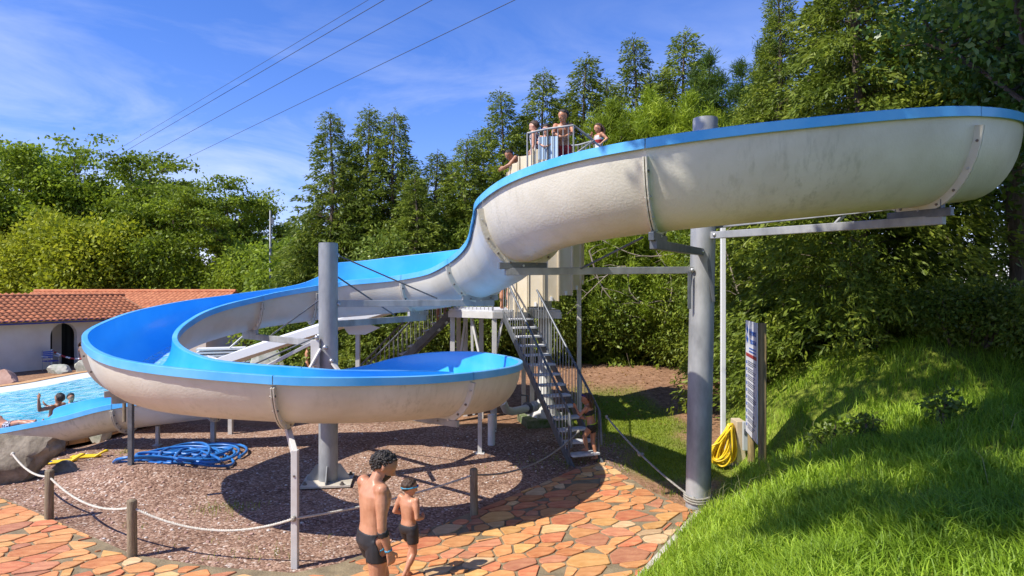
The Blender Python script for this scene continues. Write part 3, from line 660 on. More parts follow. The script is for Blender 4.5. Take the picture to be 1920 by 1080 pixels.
SPC=Vector((.78,15.75,0)); SPR=.86; PH=5.45
def tower():
    root=empty('spiral_stair_tower',(SPC.x,SPC.y,gz(SPC.x,SPC.y)),'spiral stair tower clad in cream panels round a white column','stair tower')
    mb=MB(); mb.lathe((SPC.x,SPC.y,0),[(.34,.18),(.20,.55),(.155,.62),(.155,PH),(0,PH)],24); part(mb,'column',M_steel_w,root)
    mb=MB(); mb.box((SPC.x,SPC.y,.08),(1.1,1.0,.2),Matrix.Rotation(R(14),3,'Z')); part(mb,'plinth',M_moss,root,.02)
    for a in range(0,360,60):
        d=Vector((math.cos(R(a)),math.sin(R(a)),0)); arm(root,SPC+d*.30+Vector((0,0,.2)),SPC+d*.42+Vector((0,0,.19)),.02,.14,M_steel_w,'gusset')
    n=22; a0=196.0; a1=700.0
    for k in range(n):
        am=a0+(a1-a0)*(k+.5)/n; z=LZ+(PH-LZ)*(k+.6)/n; da=(a1-a0)/n/2+2
        q=[(SPC.x+.13*math.cos(R(am-da)),SPC.y+.13*math.sin(R(am-da))),(SPC.x+(SPR-.03)*math.cos(R(am-da)),SPC.y+(SPR-.03)*math.sin(R(am-da))),(SPC.x+(SPR-.03)*math.cos(R(am+da)),SPC.y+(SPR-.03)*math.sin(R(am+da))),(SPC.x+.13*math.cos(R(am+da)),SPC.y+.13*math.sin(R(am+da)))]
        mb=MB(); mb.prism(q,z-.05,z); part(mb,'tread',M_tread,root)
        t=Vector((-math.sin(R(am)),math.cos(R(am)),0)); d=Vector((math.cos(R(am)),math.sin(R(am)),0)); c=SPC+d*SPR
        w=SPR*R((a1-a0)/n)*1.03; zb=z-.24; zt=min(z+1.28,PH+1.2)
        rot=Matrix((t,d,Vector((0,0,1)))).transposed()
        if k<19:
            mb=MB(); mb.box(c+Vector((0,0,(zb+zt)/2)),(w*.92,.022,zt-zb),rot)
            pn=part(mb,'panel',M_cream,root)
            for sg in(-1,1):
                mb=MB(); mb.box(c+t*w*.46*sg+d*.02+Vector((0,0,(zb+zt)/2)),(.025,.05,zt-zb+.01),rot); e=mb.build('edge_strip',M_cream); e.parent=pn; e.matrix_parent_inverse=Matrix.Translation(-Vector(root.location))@Matrix.Identity(4); e.matrix_parent_inverse=Matrix.Identity(4)
            mb=MB(); mb.box(c+d*.02+Vector((0,0,zb+.05)),(.05,.05,.09),rot); e=mb.build('clip',M_white); e.parent=pn; e.matrix_parent_inverse=Matrix.Identity(4)
    # top deck with railing
    deck=[(.20,14.75),(1.55,14.45),(2.0,14.6),(2.0,15.55),(1.6,16.2),(.6,16.6),(-.05,16.2),(-.1,15.4)]
    mb=MB(); mb.prism(deck,PH-.06,PH); part(mb,'top_deck',M_tread,root)
    arm(root,(1.6,15.9,gz(1.6,15.9)),(1.6,15.9,PH-.06),.10,.10,M_steel_w,'leg')
    def rail(pts,hs,nb,skip=()):
        mb=MB(); mb.tube([Vector((x,y,PH+h)) for (x,y),h in zip(pts,hs)],.024,8); part(mb,'handrail',M_steel,root)
        mb=MB(); mb.tube([Vector((x,y,PH+.36)) for (x,y) in pts],.02,8); part(mb,'bottom_rail',M_steel,root)
        for s in range(len(pts)-1):
            a=Vector((*pts[s],PH)); b=Vector((*pts[s+1],PH))
            for k in range(nb+1):
                u=k/nb; p=a.lerp(b,u); h=hs[s]+(hs[s+1]-hs[s])*u
                mb=MB(); mb.tube([p,Vector((p.x,p.y,PH+h))],.011 if 0<k<nb else .022,6); part(mb,'baluster',M_steel,root)
    rail([(.34,14.74),(.78,14.62),(1.34,14.50)],[1.17,1.24,1.29],5)
    rail([(.5,16.5),(1.6,16.1),(2.0,15.5)],[1.2,1.2,1.2],5)
    # slanting guard rails at the mouth of the slide
    for pts in ([(1.34,14.50,PH+1.29),(1.80,14.60,PH+.99),(1.02,14.44,PH+.39)],[(1.34,14.50,PH+1.29),(2.25,14.9,PH+.69)]):
        mb=MB(); mb.tube(pts,.024,8); part(mb,'guard_rail',M_steel,root)
    # pale blue board hung on the railing
    mb=MB(); mb.box((.80,14.66,PH+.83),(.44,.02,.50),Matrix.Rotation(R(-13),3,'Z')); part(mb,'notice_board',mat('pale_board',(.50,.66,.80),.5),root)
    # start tub of the slide
    mb=MB(); mb.prism([(1.05,14.42),(1.55,14.38),(2.2,14.25),(2.2,14.44),(1.55,14.54),(1.1,14.60)],PH-.1,PH+.63); part(mb,'start_tub',M_rim,root,.03)
tower()
# white pipe with valve by the tower foot
def pipework():
    root=empty('water_pipe',(.0,14.9,0),'white plastic water pipe with elbow and valve beside the tower foot','pipe')
    mb=MB(); mb.tube([(-.2,13.8,.85),(-.12,14.1,.62),(.0,14.45,.52),(.18,14.75,.50),(.32,14.95,.50)],.085,14); part(mb,'elbow',M_white,root)
    mb=MB(); mb.tube([(.30,14.92,.50),(.62,15.4,.50)],.07,14); part(mb,'pipe',M_white,root)
    for u in (.15,.55,.68):
        p=Vector((.30,14.92,.5)).lerp(Vector((.62,15.4,.5)),u); d=Vector((.32,.48,0)).normalized(); mb=MB(); mb.tube([p-d*.02,p+d*.02],.125 if u>.2 else .14,14); part(mb,'pipe_flange',M_steel_w if u>.2 else M_steel_d,root)
    mb=MB(); mb.tube([(.36,15.0,.5),(.36,15.0,.78),(.2,14.95,.80)],.018,6); part(mb,'valve_lever',M_steel_d,root)
    mb=MB(); mb.tube([(-.42,13.6,-.05),(-.42,13.6,.62)],.075,12); part(mb,'standpipe',M_white,root)
pipework()
# straight family slide running left from the landing
def straight_slide():
    root=empty('straight_slide',(-4.5,16.4,0),'straight pale two-lane slide descending left from the landing behind the grey pillar','water slide')
    pts=[(-1.35,16.35,2.86),(-2.2,16.42,2.84),(-3.0,16.5,2.66),(-4.2,16.6,2.30),(-5.6,16.7,1.86),(-7.0,16.8,1.40),(-8.4,16.9,.85),(-9.6,17.0,.30),(-10.6,17.05,-.10)]
    C=catmull(pts,5); prof=[(-.86,-.08),(-.86,.24),(-.80,.26),(-.74,.24),(-.70,.04),(-.40,-.02),(-.12,.03),(-.06,.12),(0,.14),(.06,.12),(.12,.03),(.40,-.02),(.70,.03),(.74,.11),(.80,.125),(.86,.11),(.86,-.08)]
    mb=MB(); n=len(prof); V=[]; F=[]
    for i,p in enumerate(C):
        t=Vector(C[min(i+1,len(C)-1)])-Vector(C[max(i-1,0)]); t.z=0; t.normalize(); l=Vector((-t.y,t.x,0))
        for a,b in prof: V.append(Vector(p)+l*a+Vector((0,0,b)))
    for i in range(len(C)-1):
        for k in range(n): F.append((i*n+k,(i+1)*n+k,(i+1)*n+(k+1)%n,i*n+(k+1)%n))
    mb.add(V,F,0,False); part(mb,'chute',M_white,root)
    for x,y,z in ((-3.72,16.05,2.40),(-6.9,16.3,1.4)):
        mb=MB(); q=[(-.55,0),(.55,0),(.2,-.32),(-.2,-.32)]; V=[(x+a,y-.03,z+b-a*.28*(1 if b==0 else 0)) for a,b in q]+[(x+a,y+.03,z+b-a*.28*(1 if b==0 else 0)) for a,b in q]
        mb.add(V,[(3,2,1,0),(4,5,6,7)]+[(i,(i+1)%4,4+(i+1)%4,4+i) for i in range(4)]); part(mb,'gusset_plate',M_white,root)
        arm(root,(x,y+.05,gz(x,y)-.1),(x,y+.05,z-.2),.10,.10,M_steel_w,'leg')
straight_slide()

# ------------------------------------------------------------------ pool
def offset_poly(poly,d):
    n=len(poly); out=[]
    for i in range(n):
        a=Vector(poly[i-1]); b=Vector(poly[i]); c=Vector(poly[(i+1)%n]); e1=(b-a).normalized(); e2=(c-b).normalized()
        nrm=(Vector((e1.y,-e1.x))+Vector((e2.y,-e2.x))); nrm=nrm.normalized() if nrm.length>1e-6 else Vector((e1.y,-e1.x)); out.append(tuple(b+nrm*d/max(.5,nrm.dot(Vector((e1.y,-e1.x))))))
    return out
WL=-0.30
def smooth_poly(poly,sub=5):
    P=np.array(poly+poly[:1],float); n=len(poly); out=[]
    for i in range(n):
        p0,p1,p2,p3=[np.array(poly[(i+k-1)%n],float) for k in range(4)]
        for k in range(sub):
            t=k/sub; out.append(tuple(0.5*((2*p1)+(-p0+p2)*t+(2*p0-5*p1+4*p2-p3)*t*t+(-p0+3*p1-3*p2+p3)*t**3)))
    return out
def build_pool():
    sp=smooth_poly(POOL); n=len(sp)
    m=bpy.data.materials.new('pool_water'); m.use_nodes=True; nt=m.node_tree; b=nt.nodes['Principled BSDF']; L=nt.links.new; N=nt.nodes.new
    b.inputs['Roughness'].default_value=.06; b.inputs['Specular IOR Level'].default_value=.5
    tc=N('ShaderNodeTexCoord'); mp=N('ShaderNodeMapping'); mp.inputs['Scale'].default_value=(1.0,.55,1); L(tc.outputs['Object'],mp.inputs[0])
    n1=N('ShaderNodeTexNoise'); n1.inputs['Scale'].default_value=2.6; n1.inputs['Detail'].default_value=5; n1.inputs['Distortion'].default_value=1.2; L(mp.outputs[0],n1.inputs['Vector'])
    r=N('ShaderNodeValToRGB'); e=r.color_ramp.elements; e[0].position=.36; e[0].color=(.02,.36,.56,1); e[1].position=.66; e[1].color=(.30,.74,.82,1); q=e.new(.5); q.color=(.05,.50,.68,1); L(n1.outputs['Fac'],r.inputs[0]); L(r.outputs[0],b.inputs['Base Color'])
    bp=N('ShaderNodeBump'); bp.inputs['Strength'].default_value=.5; bp.inputs['Distance'].default_value=.15; L(n1.outputs['Fac'],bp.inputs['Height']); L(bp.outputs[0],b.inputs['Normal'])
    mb=MB(); mb.add([(x,y,WL) for x,y in sp],[tuple(range(n))]); tag(mb.build('pool_water',m),kind='structure')
    inn=offset_poly(sp,-.75); out=offset_poly(sp,.42)
    mb=MB(); mb.add([(x,y,-.19) for x,y in sp]+[(x,y,-.33) for x,y in inn],[(i,(i+1)%n,n+(i+1)%n,n+i) for i in range(n)],0,True); tag(mb.build('pool_beach',M_beach),kind='structure')
    # coping stones one by one
    base=MB(); base.add([(x,y,-.24) for x,y in sp]+[(x,y,-.24) for x,y in out],[(i,n+i,n+(i+1)%n,(i+1)%n) for i in range(n)]); bo=base.build('pool_coping',M_mortar); tag(bo,kind='structure')
    ins=offset_poly(sp,.012); ou=offset_poly(sp,.40)
    for i in range(n):
        a,b2=Vector(ins[i]),Vector(ins[(i+1)%n]); c,d=Vector(ou[i]),Vector(ou[(i+1)%n])
        if (b2-a).length<.05 or a.x<-24: continue
        k=max(1,int((b2-a).length/.5))
        for j in range(k):
            u0,u1=(j+.02)/k,(j+.98)/k; q=[a.lerp(b2,u0),c.lerp(d,u0),c.lerp(d,u1),a.lerp(b2,u1)]
            z=-.165+random.uniform(-.004,.004); mb=MB(); P=[(p.x,p.y,-.30) for p in q]+[(p.x,p.y,z) for p in q]; mb.add(P,[(4,5,6,7),(0,1,5,4),(1,2,6,5),(2,3,7,6),(3,0,4,7)])
            o=mb.build('coping_stone',M_coping); o.parent=bo
build_pool()

# ------------------------------------------------------------------ low building by the pool
def building():
    A=Vector((-23,25,0)); D=Vector((4.5,8,0)).normalized(); Nn=Vector((D.y,-D.x,0))   # Nn faces the pool
    base=-.42; EV=1.66; Lx=9.6; root=empty('pool_building',(-20.5,29.5,base),'low white building with orange tiled roof and arched doorway beside the pool','building')
    W=lambda u,v,z:A+D*u-Nn*v+Vector((0,0,z))
    def quadbox(u0,u1,z0,z1,v0=0,v1=.25):
        mb=MB(); P=[W(u,v,z) for u in(u0,u1) for v in(v0,v1) for z in(z0,z1)]; mb.add(P,[(0,1,5,4),(2,6,7,3),(0,2,3,1),(4,5,7,6),(1,3,7,5),(0,4,6,2)]); return mb
    uc=5.76; hw=.56; ztop=EV-.04; r=hw
    part(quadbox(-8,uc-hw,base-.2,EV),'wall',M_wall,root); part(quadbox(uc+hw,Lx,base-.2,EV),'wall',M_wall,root)
    mb=MB(); n=14; zc=ztop-r; F=[]; V=[]
    for k in range(n+1):
        a=math.pi*k/n; x=uc-r*math.cos(a); z=zc+r*math.sin(a)
        for v in(0,.25): V+= [W(x,v,z),W(x,v,EV)]
    for k in range(n):
        b=k*4; c=b+4; F+=[(b,c,c+1,b+1),(b+2,b+3,c+3,c+2),(b,b+2,c+2,c),(b+1,c+1,c+3,b+3)]
    mb.add(V,F); part(mb,'arch_head',M_wall,root)
    mb=MB(); P=[W(uc-1.6,1.6,base-.1),W(uc+1.6,1.6,base-.1),W(uc+1.6,1.6,EV),W(uc-1.6,1.6,EV)]; mb.add(P,[(0,1,2,3)]); part(mb,'room_back_wall',M_dark,root)
    mb=MB(); P=[W(uc-.05,.9,base-.1),W(uc+.35,.9,base-.1),W(uc+.35,.9,EV),W(uc-.05,.9,EV)]; mb.add(P,[(0,1,2,3)]); part(mb,'room_partition',M_wall,root)
    for u in(uc-1.6,uc+1.6): part(quadbox(u-.05,u+.05,base-.1,EV,.25,1.6),'room_side_wall',M_dark,root)
    part(quadbox(-8,Lx+.2,EV-.02,EV+.03,-.2,3.0),'ceiling',M_dark,root)
    part(quadbox(-8.2,Lx+.25,EV+.0,EV+.16,-.50,-.46),'fascia',M_trimb,root)
    part(quadbox(-8,Lx,base-.2,EV,4.9,5.1),'wall',M_wall,root)
    mb=MB(); 
    for u in(Lx-.2,):
        P=[W(u,.25,base-.2),W(u,4.9,base-.2),W(u,4.9,EV),W(u,2.6,EV+1.05),W(u,.25,EV)]; Q=[p+D*.2 for p in P]; mb.add(P+Q,[(4,3,2,1,0),(5,6,7,8,9)]+[(i,(i+1)%5,5+(i+1)%5,5+i) for i in range(5)])
    part(mb,'gable',M_wall,root)
    # roof: one deck per slope, tiles one by one on the slope that shows
    def slope(v0,z0,v1,z1,u0,u1,name='roof'):
        mb=MB(); P=[W(u0,v0,z0),W(u1,v0,z0),W(u1,v1,z1),W(u0,v1,z1)]; Q=[p-Vector((0,0,.05)) for p in P]; mb.add(P+Q,[(0,1,2,3),(7,6,5,4)]+[(i,4+i,4+(i+1)%4,(i+1)%4) for i in range(4)]); return part(mb,name,M_mortar,root)
    RZ=EV+1.15; rf=slope(-.52,EV+.10,2.55,RZ,-8.2,Lx+.25); slope(5.4,EV+.02,2.55,RZ,-8.2,Lx+.25)
    tw=.262; ex=.36; up=(W(0,2.55,RZ)-W(0,-.52,EV+.10)); sl=up.length; up.normalize(); nrm=D.cross(up); nrm=nrm if nrm.z>0 else -nrm
    mb=MB(); V=[]; seg=8; ln=.42
    for j,(y,zo) in enumerate(((0,.030),(ln,.006))):
        for lay in(0,1):
            for k in range(seg+1):
                x=k/seg; z=.032*math.sin(2*math.pi*x*1.0+.6)+.02; V.append((x*tw*1.06,y,zo+z-lay*.014))
    q=seg+1; F=[]
    for k in range(seg): F+=[(k,k+1,2*q+k+1,2*q+k),(q+k,3*q+k,3*q+k+1,q+k+1),(k,q+k,q+k+1,k+1)]
    mb.add(V,F,0,True); tme=mb.mesh('roof_tile',M_tile)
    basis=Matrix((D,up,nrm)).transposed().to_4x4(); rows=int(sl/ex)
    ustart=2.6; cols=int((Lx+.25-ustart)/tw)
    for rI in range(rows+1):
        for cI in range(cols):
            p=W(ustart+cI*tw,-.52,EV+.10)+up*(rI*ex-.06+random.uniform(-.01,.01))+nrm*.004
            o=bpy.data.objects.new('roof_tile',tme); link(o); o.parent=rf; o.matrix_parent_inverse=Matrix.Identity(4)
            o.matrix_local=Matrix.Translation(p)@basis@Matrix.Rotation(random.uniform(-.012,.012),4,'Z')
    rest=MB()
    for rI in range(rows+1):
        for cI in range(1,40):
            p=W(ustart-cI*tw,-.52,EV+.10)+up*(rI*ex-.06)+nrm*.004; M=Matrix.Translation(p)@basis
            rest.add([M@Vector(v) for v in V],F,0,True)
    o=rest.build('roof_tile',M_tile); o.parent=rf; o.matrix_parent_inverse=Matrix.Identity(4); tag(o,kind='stuff')
    for k in range(46):
        mb=MB(); a=W(-8.2+k*.395,2.55,RZ+.02); mb.tube([a,a+D*.41],[.10,.085],10); c=part(mb,'ridge_tile',M_tile,root)
    # second block behind: its roof shows over the first
    r2=empty('rear_pool_building',(-20,38,-.4),'second orange tiled roof showing behind the right end of the first','building')
    x0,x1=-27.5,-15.9; yz=[(35.0,1.95),(38.4,3.0),(41.8,1.95)]
    mb=MB(); mb.prism([(x0+.4,35.5),(x1-.4,35.5),(x1-.4,41.3),(x0+.4,41.3)],-.6,2.0); part(mb,'wall',M_wall,r2)
    for (ya,za),(yb,zb) in ((yz[0],yz[1]),(yz[2],yz[1])):
        mb=MB(); nx=int((x1-x0)/.25)*6; V=[];F=[]; ny=9
        for j in range(ny+1):
            for st in(0,1):
                t=min(1,(j+st*.98)/ny) if j<ny else 1
                for i in range(nx+1):
                    x=x0+(x1-x0)*i/nx; V.append((x,ya+(yb-ya)*t,za+(zb-za)*t+.03*math.sin(2*math.pi*x/.25)+(.045*(1-st))))
        R_=nx+1
        for j in range(2*ny+1):
            for i in range(nx): F.append((j*R_+i,j*R_+i+1,(j+1)*R_+i+1,(j+1)*R_+i))
        mb.add(V,F,0,True); part(mb,'roof',M_tile,r2)
    mb=MB(); mb.tube([(x0,38.4,3.02),(x1,38.4,3.02)],.11,8); part(mb,'ridge_cap',M_tile,r2)
building()

# ------------------------------------------------------------------ foliage generators
def leafmesh(name,C,Dl,Wd,ln,wd,tone,m,fold=0.0):
    C,Dl,Wd=np.asarray(C),np.asarray(Dl),np.asarray(Wd); n=len(C); ln=np.broadcast_to(ln,(n,))[:,None]; wd=np.broadcast_to(wd,(n,))[:,None]
    Dl=Dl/np.maximum(np.linalg.norm(Dl,axis=1,keepdims=True),1e-6); Wd=Wd-Dl*(Wd*Dl).sum(1,keepdims=True); Wd=Wd/np.maximum(np.linalg.norm(Wd,axis=1,keepdims=True),1e-6)
    V=np.stack([C,C+Dl*ln*.45+Wd*wd*.5,C+Dl*ln,C+Dl*ln*.45-Wd*wd*.5],1).reshape(-1,3)
    me=bpy.data.meshes.new(name); me.vertices.add(4*n); me.loops.add(4*n); me.polygons.add(n)
    me.vertices.foreach_set('co',V.astype(np.float32).ravel()); me.loops.foreach_set('vertex_index',np.arange(4*n,dtype=np.int32)); me.polygons.foreach_set('loop_start',np.arange(0,4*n,4,dtype=np.int32)); me.polygons.foreach_set('loop_total',np.full(n,4,dtype=np.int32))
    a=me.attributes.new('tone','FLOAT','FACE'); a.data.foreach_set('value',np.clip(tone,0,1).astype(np.float32)); me.materials.append(m); me.update(calc_edges=True); return me
def rdir(rg,n):
    v=rg.normal(size=(n,3)); return v/np.linalg.norm(v,axis=1,keepdims=True)
def conifer(H,Rm,seed,ls=.26,nb=300,per=16,m=None,low=.04,top_open=.75):
    rg=np.random.default_rng(seed); C=[];D=[];Wn=[];T=[];Ls=[]
    tr=MB(); bend=[Vector((.06*math.sin(k*1.3+seed)*H/10,.06*math.cos(k*1.7+seed)*H/10,H*k/8)) for k in range(9)]; bend[0]=Vector((0,0,-.3))
    tr.tube(bend,[H*.016*(1-k/8.6)+.006 for k in range(9)],7)
    for b in range(nb):
        u=low+(1-low)*(b+rg.random())/nb; u=min(u,.995); z=H*u; az=b*2.399+rg.normal()*.5
        L=Rm*((1-u)**1.05)*(.45+.80*rg.random())+.06
        k=min(7,int(u*8)); f=u*8-k; o=np.array(bend[k].lerp(bend[k+1],f)) if k<8 else np.array(bend[8])
        up=.15+.55*u; hd=np.array([math.cos(az),math.sin(az),0])
        n=max(3,int(per*(.25+L/Rm)*(1.0 if u<.55 else .62))); t=rg.random(n)**.7
        t=.30+.70*t
        tip=o+hd*L
        P=o[None]+hd[None]*(L*t)[:,None]; P[:,2]+=L*up*t-L*.75*t**2.2*(1-.6*u)
        side=np.array([-hd[1],hd[0],0]); P+=side[None]*(rg.normal(size=n)*.10*L)[:,None]; P[:,2]+=rg.normal(size=n)*.05*L
        if rg.random()<(.6 if u>.55 else .18): tr.tube([o,o+hd*L*.5+np.array([0,0,L*up*.4]),o+hd*L*.95+np.array([0,0,L*(up-.6)])],[.016*(1-u)+.007,.008,.003],3,cap=False)
        tb=rg.random()*.5
        for q in range(n):
            s=9; dm=hd*.75+side*rg.normal()*.55; dm[2]-=.25+.55*(1-u)*rg.random(); dm/=np.linalg.norm(dm)
            c=P[q][None]+dm[None]*(rg.random(s)*ls*1.9)[:,None]+rg.normal(size=(s,3))*.035; d=dm[None]+rg.normal(size=(s,3))*.42
            C.append(c);D.append(d);Wn.append(rdir(rg,s)+np.array([0,0,.2]));T.append(np.full(s,tb)+rg.random(s)*.35+.15*t[q]);Ls.append(ls*(.6+.7*rg.random(s))*(1.0-.40*max(0,(u-.6)/.4)))
    # leader
    s=40; zz=H*(.93+.09*rg.random(s)); c=np.stack([rg.normal(size=s)*.04+bend[8].x,rg.normal(size=s)*.04+bend[8].y,zz],1); C.append(c); d=rdir(rg,s); d[:,2]+=.4; D.append(d);Wn.append(rdir(rg,s));T.append(rg.random(s)*.6);Ls.append(np.full(s,ls*.6))
    Ls=np.concatenate(Ls); me=leafmesh('crown',np.concatenate(C),np.concatenate(D),np.concatenate(Wn),Ls,Ls*.29,np.concatenate(T),m or M_cyp)
    return tr.mesh('trunk',M_bark),me
def broadleaf(H,Rc,seed,ls=.22,m=None,nl=9,clumps=230,per=48,base=.25,flat=1.0,sparse=.5,trunk=.018,drop=.0,shift=(0,0)):
    rg=np.random.default_rng(seed); rs=random.Random(seed); tr=MB(); ends=[]
    fork=Vector((rs.uniform(-.2,.2)+shift[0]*.7,rs.uniform(-.2,.2)+shift[1]*.7,H*base)); tr.tube([(0,0,-.3),Vector((rs.uniform(-.1,.1)+shift[0]*.12,shift[1]*.12,H*base*.5)),fork],[H*trunk*1.2,H*trunk,H*trunk*.85],8)
    for i in range(nl):
        az=i*2.4+rs.uniform(-.4,.4); rr=Rc*rs.uniform(.45,1.0) if i else Rc*.12; zt=H*(.55+.43*math.sqrt(max(0,1-(rr/Rc)**2)))*rs.uniform(.86,1.02); e=Vector((math.cos(az)*rr+shift[0],math.sin(az)*rr+shift[1],zt))
        mid=fork.lerp(e,.5)+Vector((rs.uniform(-.3,.3),rs.uniform(-.3,.3),H*.04)); tr.tube([fork,mid,e],[H*trunk*.5,H*trunk*.3,.012],6,cap=False)
        for j in range(7):
            s=fork.lerp(e,rs.uniform(.3,1.0)) if rs.random()<.5 else mid.lerp(e,rs.uniform(0,1)); a2=rs.uniform(0,6.28); l=Rc*rs.uniform(.2,.45); e2=s+Vector((math.cos(a2)*l,math.sin(a2)*l,rs.uniform(-.15,.55)*l)); tr.tube([s,s.lerp(e2,.5)+Vector((0,0,.1)),e2],[.03,.02,.006],4,cap=False); ends+= [e2,s.lerp(e2,.6)]
        ends.append(e)
    C=[];D=[];Wn=[];T=[];k=0
    while k<clumps:
        e=rs.choice(ends); c0=np.array(e)+rg.normal(size=3)*Rc*.09; n=int(per*rs.uniform(.5,1.4)); sp=Rc*rs.uniform(.06,.13)
        c=c0+rg.normal(size=(n,3))*np.array([sp,sp,sp*.45*flat]); C.append(c); d=rdir(rg,n); d[:,2]-=.25+drop; D.append(d); w=rdir(rg,n)*.7; w[:,2]*=.4; Wn.append(w); T.append(np.full(n,rs.random()*.55)+rg.random(n)*.45); k+=1
    C=np.concatenate(C); ln=ls*(.6+.8*rg.random(len(C))); me=leafmesh('crown',C,np.concatenate(D),np.concatenate(Wn),ln,ln*.6,np.concatenate(T),m or M_acacia)
    return tr.mesh('trunk',M_bark),me
def shrub(W,Dp,H,seed,n=6000,ls=.16,m=None,lobes=9,shell=.35,droop=.3,asp=.55):
    rg=np.random.default_rng(seed); rs=random.Random(seed); C=[];D=[];T=[]
    tr=MB()
    for i in range(lobes):
        cx,cy=rs.uniform(-.5,.5)*W*.75,rs.uniform(-.5,.5)*Dp*.6; cz=H*rs.uniform(.22,.74); r=np.array([W*rs.uniform(.20,.34),Dp*rs.uniform(.25,.4),H*rs.uniform(.2,.30)])
        k=n//lobes; v=rdir(rg,k); rad=1-shell*rg.random(k)**1.6; rad*=1+.16*np.sin(v[:,0]*7+i)*np.cos(v[:,2]*6+i*2)+.1*rg.normal(size=k)
        p=np.array([cx,cy,cz])+v*r*rad[:,None]; ok=p[:,2]>-.05; p,v=p[ok],v[ok]; C.append(p); d=v*.8+rg.normal(size=v.shape)*.6; d[:,2]-=droop; D.append(d); T.append(rs.random()*.4+rg.random(len(p))*.6)
        tr.tube([(cx*.3,cy*.3,-.2),(cx*.7,cy*.7,cz*.5),(cx,cy,cz)],[.05,.035,.01],5,cap=False)
    C=np.concatenate(C);D=np.concatenate(D); ln=ls*(.55+.9*rg.random(len(C))); me=leafmesh('foliage',C,D,rdir(rg,len(C)),ln,ln*asp,np.concatenate(T),m or M_ivy); return tr.mesh('stem',M_bark),me
def pine(H,Rm,seed,m=None,whorls=11,ls=.19,dens=1.0):
    rg=np.random.default_rng(seed); rs=random.Random(seed); tr=MB(); C=[];D=[];T=[]
    tr.tube([(0,0,-.3),(0,0,H*.5),(0,0,H)],[H*.017,H*.012,.01],7); tips=[]
    for w in range(whorls):
        u=.12+.86*w/(whorls-1)
        for b in range(6 if w<whorls-1 else 2):
            az=b*1.05+w*.7+rs.uniform(-.3,.3); L=Rm*(1-u)**.6*rs.uniform(.7,1.1)+.1; s=Vector((0,0,H*u)); e=s+Vector((math.cos(az)*L,math.sin(az)*L,L*rs.uniform(.25,.6))); tr.tube([s,e],[.03,.01],4,cap=False)
            for q in range(max(2,int(5*dens*L/Rm+2))): tips.append(s.lerp(e,rs.uniform(.35,1.05))+Vector((rs.gauss(0,.14),rs.gauss(0,.14),rs.gauss(.05,.12)))*min(1,L))
    tips.append(Vector((0,0,H)))
    for p in tips:
        n=int(130*dens); d=rdir(rg,n); d[:,2]=np.abs(d[:,2])*.9+.15; C.append(np.array(p)+rg.normal(size=(n,3))*np.array([.08,.08,.13])); D.append(d); T.append(rs.random()*.5+rg.random(n)*.5)
    C=np.concatenate(C); ln=ls*(.7+.6*rg.random(len(C))); me=leafmesh('crown',C,np.concatenate(D),rdir(rg,len(C)),ln,ln*.095,np.concatenate(T),m or M_pine); return tr.mesh('trunk',M_bark),me
def plant(name,meshes,loc,label,cat,group,rz=0,sc=1,pn=('trunk','crown')):
    root=empty(name,loc,label,cat,group); 
    for nme,me in zip(pn,meshes): o=inst(nme,me,root,(0,0,0),(0,0,rz),sc)
    return root

# ------------------------------------------------------------------ trees
def proto_height(H): return H
CON=[conifer(10,3.2,11,ls=.20,nb=420,per=21),conifer(10,3.0,12,ls=.19,nb=400,per=21),conifer(10,3.5,13,ls=.20,nb=420,per=21)]
row=[(585,395,24.5,'small cypress at the left end of the conifer row'),(622,213,24,'cypress with the first pointed top left of the three'),(690,205,24.5,'cypress with the middle pointed top of the three left ones'),(737,212,24,'cypress with the third pointed top left of the dip'),
     (780,330,22.5,'low bushy cypress in the dip of the conifer row'),(818,288,24,'cypress just right of the dip in the row'),(874,260,23.5,'cypress rising left of the bathers on the platform'),(941,172,24,'tall cypress just left of the stair tower top'),(1018,138,24.5,'cypress directly behind the bathers on the platform'),
     (1097,110,24.5,'cypress right of the bathers on the platform'),(1190,72,25,'very tall open cypress between platform and thick pillar'),(1283,63,25.5,'tallest thin-topped cypress left of the thick pillar top'),(1238,190,23,'dense cypress below the two tallest tops'),(1150,215,22.5,'dense cypress above the upper slide bend')]
for i,(px,py,y,lab) in enumerate(row):
    p=at(px,py,y); g=gz(p.x,y); H=p.z-g; s=H/10
    plant('cypress_tree',CON[i%3],(p.x,y,g),'dark green '+lab,'tree','row of tall cypresses behind the slide',rz=i*1.9,sc=(max(s,.85)*(1.05 if i%2 else .95),max(s,.85),s))
row2=[(655,262,'between the first two pointed tops'),(765,300,'filling the dip'),(845,300,'right of the dip'),(905,245,'left of the tower top'),(980,215,'behind the railing'),(1060,180,'between the two tops right of the bathers'),(1140,150,'left of the very tall open one'),(1240,130,'between the two tallest')]
for i,(px,py,lab) in enumerate(row2):
    y=26.5+.4*(i%3); p=at(px,py,y); g=gz(p.x,y); H=p.z-g; s=H/10
    plant('cypress_tree',CON[(i+1)%3],(p.x,y,g),'cypress of the second row showing '+lab,'tree','row of tall cypresses behind the slide',rz=i*2.3+.5,sc=(max(s,.9)*1.1,max(s,.9),s))
PN=pine(8,1.5,5,M_pine); PB=pine(6,1.7,6,M_pineb,whorls=10,dens=1.2,ls=.17)
for k,(px,py,y,lab) in enumerate([(1330,110,23.5,'dark pine with rounded top above the thick pillar'),(1392,130,22.5,'dark bushy pine right of the thick pillar top'),(1447,45,19.5,'slim dark pine spire left of the big cypress')]):
    p=at(px,py,y); g=gz(p.x,y); H=p.z-g; plant('pine_tree',PN,(p.x,y,g),lab,'tree','dark pines',rz=k*2.1,sc=(H/8*(1.0 if k<2 else .72),H/8*(1.0 if k<2 else .72),H/8))
